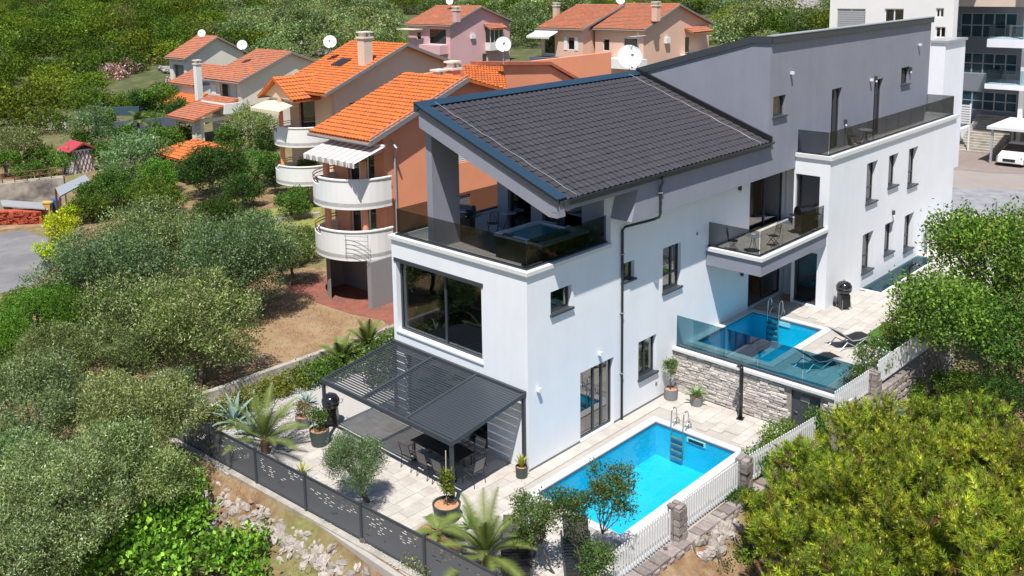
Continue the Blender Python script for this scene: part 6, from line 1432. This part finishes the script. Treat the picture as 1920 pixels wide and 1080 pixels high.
def palm(label, p, h, nf, L, trunk=.13, dry=0, droop=1.0, leafl=.34, cat='palm', el=(.1, 1.35)):
    R = thing('palm', label, cat, p); r = random.Random(label)
    prof = [(trunk*1.3, -.1)]+[(trunk*(1+.14*(i % 2)), h*(i+1)/14) for i in range(14)]+[(.03, h+.15)]
    MB().lathe(prof, n=10).build('trunk', 'palm_trunk', R)
    for i in range(nf):
        t = i/nf; frond(R, i*2.4+r.uniform(-.2, .2), el[0]+(el[1]-el[0])*t, L*r.uniform(.85, 1.1), 'frond_dry' if i < dry else 'frond_green', i, droop, leafl=leafl, org=(0, 0, h))
    return R
palm('feathery palm with yellow-green fronds in the gravel bed behind the metal fence', at(497, 850, .02), .45, 20, 1.9, leafl=.38, el=(.3, 1.45))
palm('large feathery palm at the bottom centre, left of the pool', at(910, 1075, .0), .55, 22, 1.7, droop=.9, leafl=.36, el=(.1, 1.4))
palm('withered palm leaning over the metal fence at the bottom', at(822, 1030, .0), .5, 14, .9, dry=8, droop=1.8, leafl=.3, el=(-.1, 1.0))
palm('small dark fan palm far left in front of the dark blue wall', at(262, 268, 0), 2.2, 16, 1.5, droop=1.6, leafl=.7)
palm('spiky yucca-like palm between the garden wall and the pergola', at(690, 668, 0), .4, 16, 1.3, leafl=.4, el=(.5, 1.5))
palm('low feathery palm in the bed left of the pergola', at(640, 690, 0), .3, 14, 1.2, leafl=.4, el=(.3, 1.4))
def rosette(name, label, p, nlf, L, W, m, z0=0., cat='plant', el=(.25, 1.3), fold=.25, curl=.5):
    R = thing(name, label, cat, p); r = random.Random(label)
    for i in range(nlf):
        az = i*2.4; e = el[0]+(el[1]-el[0])*i/nlf; d = Vector((math.cos(az)*math.cos(e), math.sin(az)*math.cos(e), math.sin(e))); s_ = Vector((-math.sin(az), math.cos(az), 0)); q_ = Vector((0, 0, z0)); vs = []; K = 7; l_ = L*r.uniform(.8, 1.1)
        for j in range(K+1):
            t = j/K; w_ = W*(.55+.6*t if t < .5 else .85*(1-t)*2*.95+.02)*.5; u_ = s_.cross(d).normalized(); u_ = u_ if u_.z > 0 else -u_
            vs += [q_-s_*w_+u_*w_*fold*2, q_, q_+s_*w_+u_*w_*fold*2]; q_ = q_+d*l_/K; d = (d-Vector((0, 0, curl/K*t*2))).normalized()
        fs = [(j*3+c, j*3+c+1, j*3+c+4, j*3+c+3) for j in range(K) for c in (0, 1)]
        MB().add(vs, fs).build('leaf', m, R)
    return R
rosette('agave', 'large blue-green agave beside the feathery palm, drooping leaf tips', at(440, 795, .02), 20, 1.35, .22, 'agave_leaf', curl=1.3)
rosette('agave', 'second blue-green agave close to the white gravel and fence', at(470, 815, .02), 12, 1.0, .18, 'agave_leaf', curl=1.0)
rosette('aloe', 'small green spiky aloe by the metal fence at the bottom', at(880, 990, .02), 9, .55, .12, 'aloe_green', curl=.2)
rosette('yucca', 'small striped yucca by the fence left of the round olive', at(566, 888, .02), 12, .5, .07, 'yellow_leaf', curl=.4, el=(.4, 1.4))
rosette('yucca', 'small green yucca in the gravel right of the palm', at(528, 782, .02), 12, .5, .05, 'aloe_green', curl=.6)
rosette('succulent', 'low blue-green succulent clump in the gravel near the kettle barbecue', at(575, 760, .02), 16, .7, .14, 'agave_leaf', curl=.8)
# pots
def pot(label, p, r0, r1, h, m='pot_grey', g='plant pots'):
    R = thing('plant_pot', label, 'plant pot', p, 0)
    MB().lathe([(r0, 0), (r1, h), (r1*.88, h), (r1*.86, h-.06)], n=20).build('shell', m, R, smooth=False)
    MB().lathe([(r1*.86, h-.06), (0, h-.04)], n=16).build('soil', 'pot_pebbles', R); return R
P1 = Vector((7.75, -.42, .005)); pot('grey round pot in the corner of house and stone wall, orange pebbles inside', P1, .25, .27, .42)
tree('bamboo_plant', 'upright bushy plant in the corner pot by the stone wall', 'plant', P1, .26, .42, 1.25, OLIVE, 1600, (.09, .025), g=.4, nl=6, spr=.06, trunk_r=.012, stems=4)
P2 = Vector((7.95, -1.42, .005)); pot('grey round pot with a cycad in front of the stone wall', P2, .22, .25, .34)
R = thing('cycad', 'dark green cycad in the pot in front of the stone wall', 'plant', P2+Vector((0, 0, .3)))
for i in range(16): frond(R, i*2.4, .4+.9*i/16, .5, 'aloe_green', i, .5, k=14, leafl=.1)
P3 = at(978, 893, .005); pot('dark glazed pot at the right pergola post', P3, .19, .2, .36, 'pot_dark')
rosette('rubber_plant', 'yellow-green leafy plant in the dark pot at the pergola post', P3+Vector((0, 0, .3)), 16, .5, .14, 'yellow_leaf', el=(.9, 1.55), curl=.2)
P4 = at(838, 972, .005); pot('wide olive coloured bowl pot beside the front pergola post', P4, .36, .44, .5, 'pot_dark')
tree('potted_shrub', 'young shrub tied to a cane in the wide bowl pot', 'plant', P4, .22, .5, 1.15, ORNG, 900, (.08, .045), g=.4, nl=6, spr=.06, trunk_r=.015)
tag(MB().tube([(P4.x, P4.y, .45), (P4.x+.02, P4.y, 2.2)], .014, 6).build('cane', 'awning_cream'), 'pale bamboo cane standing in the wide bowl pot', 'cane')
P5 = at(600, 832, .005); pot('dark round pot with orange pebbles at the left pergola post', P5, .3, .36, .55, 'pot_dark')
tree('potted_shrub', 'leafy shrub with pale blossoms in the pot at the left pergola post', 'plant', P5, .35, .4, .95, WHITEF, 1500, (.07, .04), g=.5, nl=7, spr=.08, trunk_r=.015)
P6 = at(568, 800, .005); pot('grey pot standing on the gravel left of the pergola', P6, .24, .28, .42)
tree('potted_shrub', 'sparse rosy plant in the grey pot on the gravel', 'plant', P6, .3, .3, .7, [(.20, .22, .08, 3), (.35, .2, .12, 1)], 700, (.07, .035), g=.4, nl=6, spr=.08, trunk_r=.012)
# dark blue garden wall and far garden bits
a, b = at(215, 262), at(336, 250)
tag(MB().prism([(a.x, a.y), (b.x, b.y), (b.x+.3, b.y+.3), (a.x+.3, a.y+.3)], lambda p, q, t: (p, q, t), 0, 1.9).build('garden_wall', 'wall_blue_grey'), 'dark blue-grey garden wall left of the cream house porch', 'wall')
a, b = at(212, 228), at(262, 226)
tag(MB().prism([(a.x, a.y), (b.x, b.y), (b.x+.3, b.y+.3), (a.x+.3, a.y+.3)], lambda p, q, t: (p, q, t), 0, 1.7).build('garden_wall', 'water_cover'), 'dark glossy garden screen below the clipped hedge', 'wall')
for px, py, z, sx, lb in ((105, 240, .5, 1.6, 'pale weathered rock among the bushes at left'), (98, 228, .6, 2.0, 'grey rock above the pale one at left'), (425, 62, 5, 3, 'grey limestone outcrop right of the small cream house')):
    q_ = at(px, py, z); o = bpy.data.objects.new('rock', rocks[px % 6]); C.objects.link(o); o.location = q_; o.scale = (sx, sx, sx*.7); tag(o, lb, 'rock')

# forest on the hillside: nobody could count it
def ground_at(px, py):
    z = 0.
    for _ in range(12): p = at(px, py, z); z = .5*z+.5*gz_(p.x, p.y)
    return Vector((p.x, p.y, gz_(p.x, p.y)))
rg = random.Random(3); fpts = []; gpts = []
FP = [[(.105, .165, .012, 5), (.15, .21, .018, 3), (.06, .10, .01, 3)], [(.06, .115, .012, 5), (.09, .145, .018, 3)], [(.17, .205, .02, 5), (.11, .15, .012, 3)], [(.13, .13, .04, 4), (.10, .115, .02, 3)], [(.085, .14, .012, 5), (.12, .18, .02, 3)]]
def ymax(px):
    xs = [-200, 0, 100, 150, 165, 195, 205, 330, 345, 460, 560, 640, 742]; ys = [285, 275, 262, 255, 200, 188, 150, 128, 125, 125, 125, 118, 112]
    return float(np.interp(px, xs, ys))
py = -34.
while py < 285:
    cp = .36*(py+46); px = -130+rg.uniform(0, cp)
    while px < 1620:
        ok = py < ymax(px) if px < 742 else (py < 30 or (955 < px < 1012 and py < 100) or (1340 < px < 1445 and py < 100) or (1440 < px < 1560 and py < 80))
        if ok and rg.random() < .93:
            g_ = ground_at(px+rg.uniform(-.2, .2)*cp, py+rg.uniform(-.1, .1)*cp); D_ = mpp(g_)*FPX
            if D_ < 560 and not (1415 < px < 1560 and py < 50) and not (100 < px < 175 and py > 280):
                grove = (400 < px < 742 and py > 22 and rg.random() < .8) or (px > 742 and rg.random() < .6)
                R_ = rg.uniform(1.7, 3.7)*(1+max(0, D_-200)/260)
                (gpts if grove else fpts).append((g_.x, g_.y, g_.z+R_*rg.uniform(.3, .95)-.3, R_, R_*rg.uniform(.75, 1.05), rg.uniform(0, 6.28)))
        px += cp*rg.uniform(.5, .85)
    py += max(1.6, cp*.28)
def wood(name, label, cat, pts, pals, seed):
    """crowns of a far-off wood scattered by geometry nodes from a few crown meshes"""
    col_ = bpy.data.collections.new(name+'_crowns')
    for k, pl in enumerate(pals):
        for v_ in range(2):
            rr = random.Random(seed+k*7+v_); a0 = rr.uniform(0, 6)
            lb = [(0, 0, 0, .85, .85, .8)]+[(.68*math.cos(a0+t)*rr.uniform(.7, 1.1), .68*math.sin(a0+t)*rr.uniform(.7, 1.1), rr.uniform(-.25, .5), .48, .48, .40) for t in (0, 1.2, 2.5, 3.8, 5.0)]
            kk = (.85, 1.4)[v_]; o = cmesh('crown', [cloud(lb, 1500, (.125, .072), [(a*kk, b*kk, c*kk, w_) for a, b, c, w_ in pl], seed+k*13+v_, sprig=5, spr=.09, low=-.5, inner=.05, shell=.13, var=.3)], 'leaf')
            C.objects.unlink(o); col_.objects.link(o)
    n_ = len(pts); A = np.array(pts, dtype=np.float32); me = bpy.data.meshes.new(name); me.vertices.add(n_); me.vertices.foreach_set('co', np.ascontiguousarray(A[:, :3]).ravel())
    a = me.attributes.new('sc', 'FLOAT_VECTOR', 'POINT'); a.data.foreach_set('vector', np.ascontiguousarray(A[:, [3, 3, 4]]).ravel())
    a = me.attributes.new('rot', 'FLOAT_VECTOR', 'POINT'); R3 = np.zeros((n_, 3), np.float32); R3[:, 2] = A[:, 5]; a.data.foreach_set('vector', R3.ravel())
    a = me.attributes.new('pick', 'INT', 'POINT'); wt = np.array([4, 3.5, 1.8, .8, 3.])[:len(pals)]; wt = np.repeat(wt, 2); wt = wt/wt.sum(); a.data.foreach_set('value', np.random.default_rng(seed).choice(len(wt), n_, p=wt).astype(np.int32))
    o = bpy.data.objects.new(name, me); C.objects.link(o)
    ng = bpy.data.node_groups.new(name, 'GeometryNodeTree'); ng.interface.new_socket('Geometry', in_out='INPUT', socket_type='NodeSocketGeometry'); ng.interface.new_socket('Geometry', in_out='OUTPUT', socket_type='NodeSocketGeometry')
    N = ng.nodes; L = ng.links; gi = N.new('NodeGroupInput'); go = N.new('NodeGroupOutput'); ip = N.new('GeometryNodeInstanceOnPoints'); ci = N.new('GeometryNodeCollectionInfo'); ci.inputs['Collection'].default_value = col_; ci.inputs['Separate Children'].default_value = True; ci.inputs['Reset Children'].default_value = True
    def na(t, nm): q = N.new('GeometryNodeInputNamedAttribute'); q.data_type = t; q.inputs['Name'].default_value = nm; return q.outputs['Attribute']
    ip.inputs['Pick Instance'].default_value = True
    L.new(gi.outputs[0], ip.inputs['Points']); L.new(ci.outputs[0], ip.inputs['Instance']); L.new(na('INT', 'pick'), ip.inputs['Instance Index']); L.new(na('FLOAT_VECTOR', 'sc'), ip.inputs['Scale']); L.new(na('FLOAT_VECTOR', 'rot'), ip.inputs['Rotation']); L.new(ip.outputs[0], go.inputs[0])
    md = o.modifiers.new('scatter', 'NODES'); md.node_group = ng
    return stuff(tag(o, label, cat))
wood('forest', 'dense green forest covering the hillside at the top left', 'forest', fpts, FP, 40)
wood('olive_grove', 'grey-green olive grove on the slope behind the houses', 'olive grove', gpts, [OLIVE, [(a*.8, b*.8, c*.8, w_) for a, b, c, w_ in OLIVE2]], 90)
# limestone scree patches and dry stone heaps on the slope
sc = MB()
for px, py_, n_, sp in ((1370, 6, 160, 60), (1497, 12, 420, 62), (770, 16, 50, 30), (680, 22, 25, 35), (430, 62, 40, 20), (600, 100, 30, 25), (320, 135, 30, 14), (200, 30, 14, 14), (540, 33, 14, 12), (590, 92, 25, 40), (505, 75, 20, 20)):
    for k in range(n_):
        q_ = ground_at(px+rg.gauss(0, sp*.5), py_+rg.gauss(0, sp*.13)); s_ = rg.uniform(.3, .9)
        m_ = rocks[rg.randrange(6)]; vs = [(q_.x+v.co.x*s_, q_.y+v.co.y*s_, q_.z+v.co.z*s_+.4) for v in m_.vertices]; sc.add(vs, [tuple(p_.vertices) for p_ in m_.polygons])
stuff(tag(sc.build('scree', 'limestone'), 'pale limestone scree and stone heaps scattered on the slope', 'scree'))
# ground litter: grass tufts on dry ground near the camera
r = np.random.default_rng(9); n_ = 26000
gx_ = np.concatenate([r.uniform(-16, -7, n_//3), r.uniform(-4, 30, n_//3), r.uniform(-8, 7, n_//3)]); gy_ = np.concatenate([r.uniform(-4, 14, n_//3), r.uniform(-14, -6.6, n_//3), r.uniform(12.8, 26, n_//3)])
gz2 = th(gx_, gy_); P = np.stack([gx_, gy_, gz2], 1); m_ = len(P); a = r.uniform(0, 6.28, m_); h = r.uniform(.05, .16, m_)
s_ = np.stack([np.cos(a), np.sin(a), np.zeros(m_)], 1)*.012; tip = P+np.stack([r.normal(size=m_)*.05, r.normal(size=m_)*.05, h], 1)
V_ = np.stack([P-s_, P+s_, tip], 1).reshape(-1, 3); cc = np.array([(.28, .21, .10), (.16, .18, .05), (.34, .27, .14)])[r.choice(3, m_)]
o = stuff(cmesh('dry_grass', [(V_, np.arange(m_*3).reshape(-1, 3), np.repeat(cc, 3, 0))], 'leaf')); tag(o, 'sparse dry grass tufts on the bare soil', 'grass')
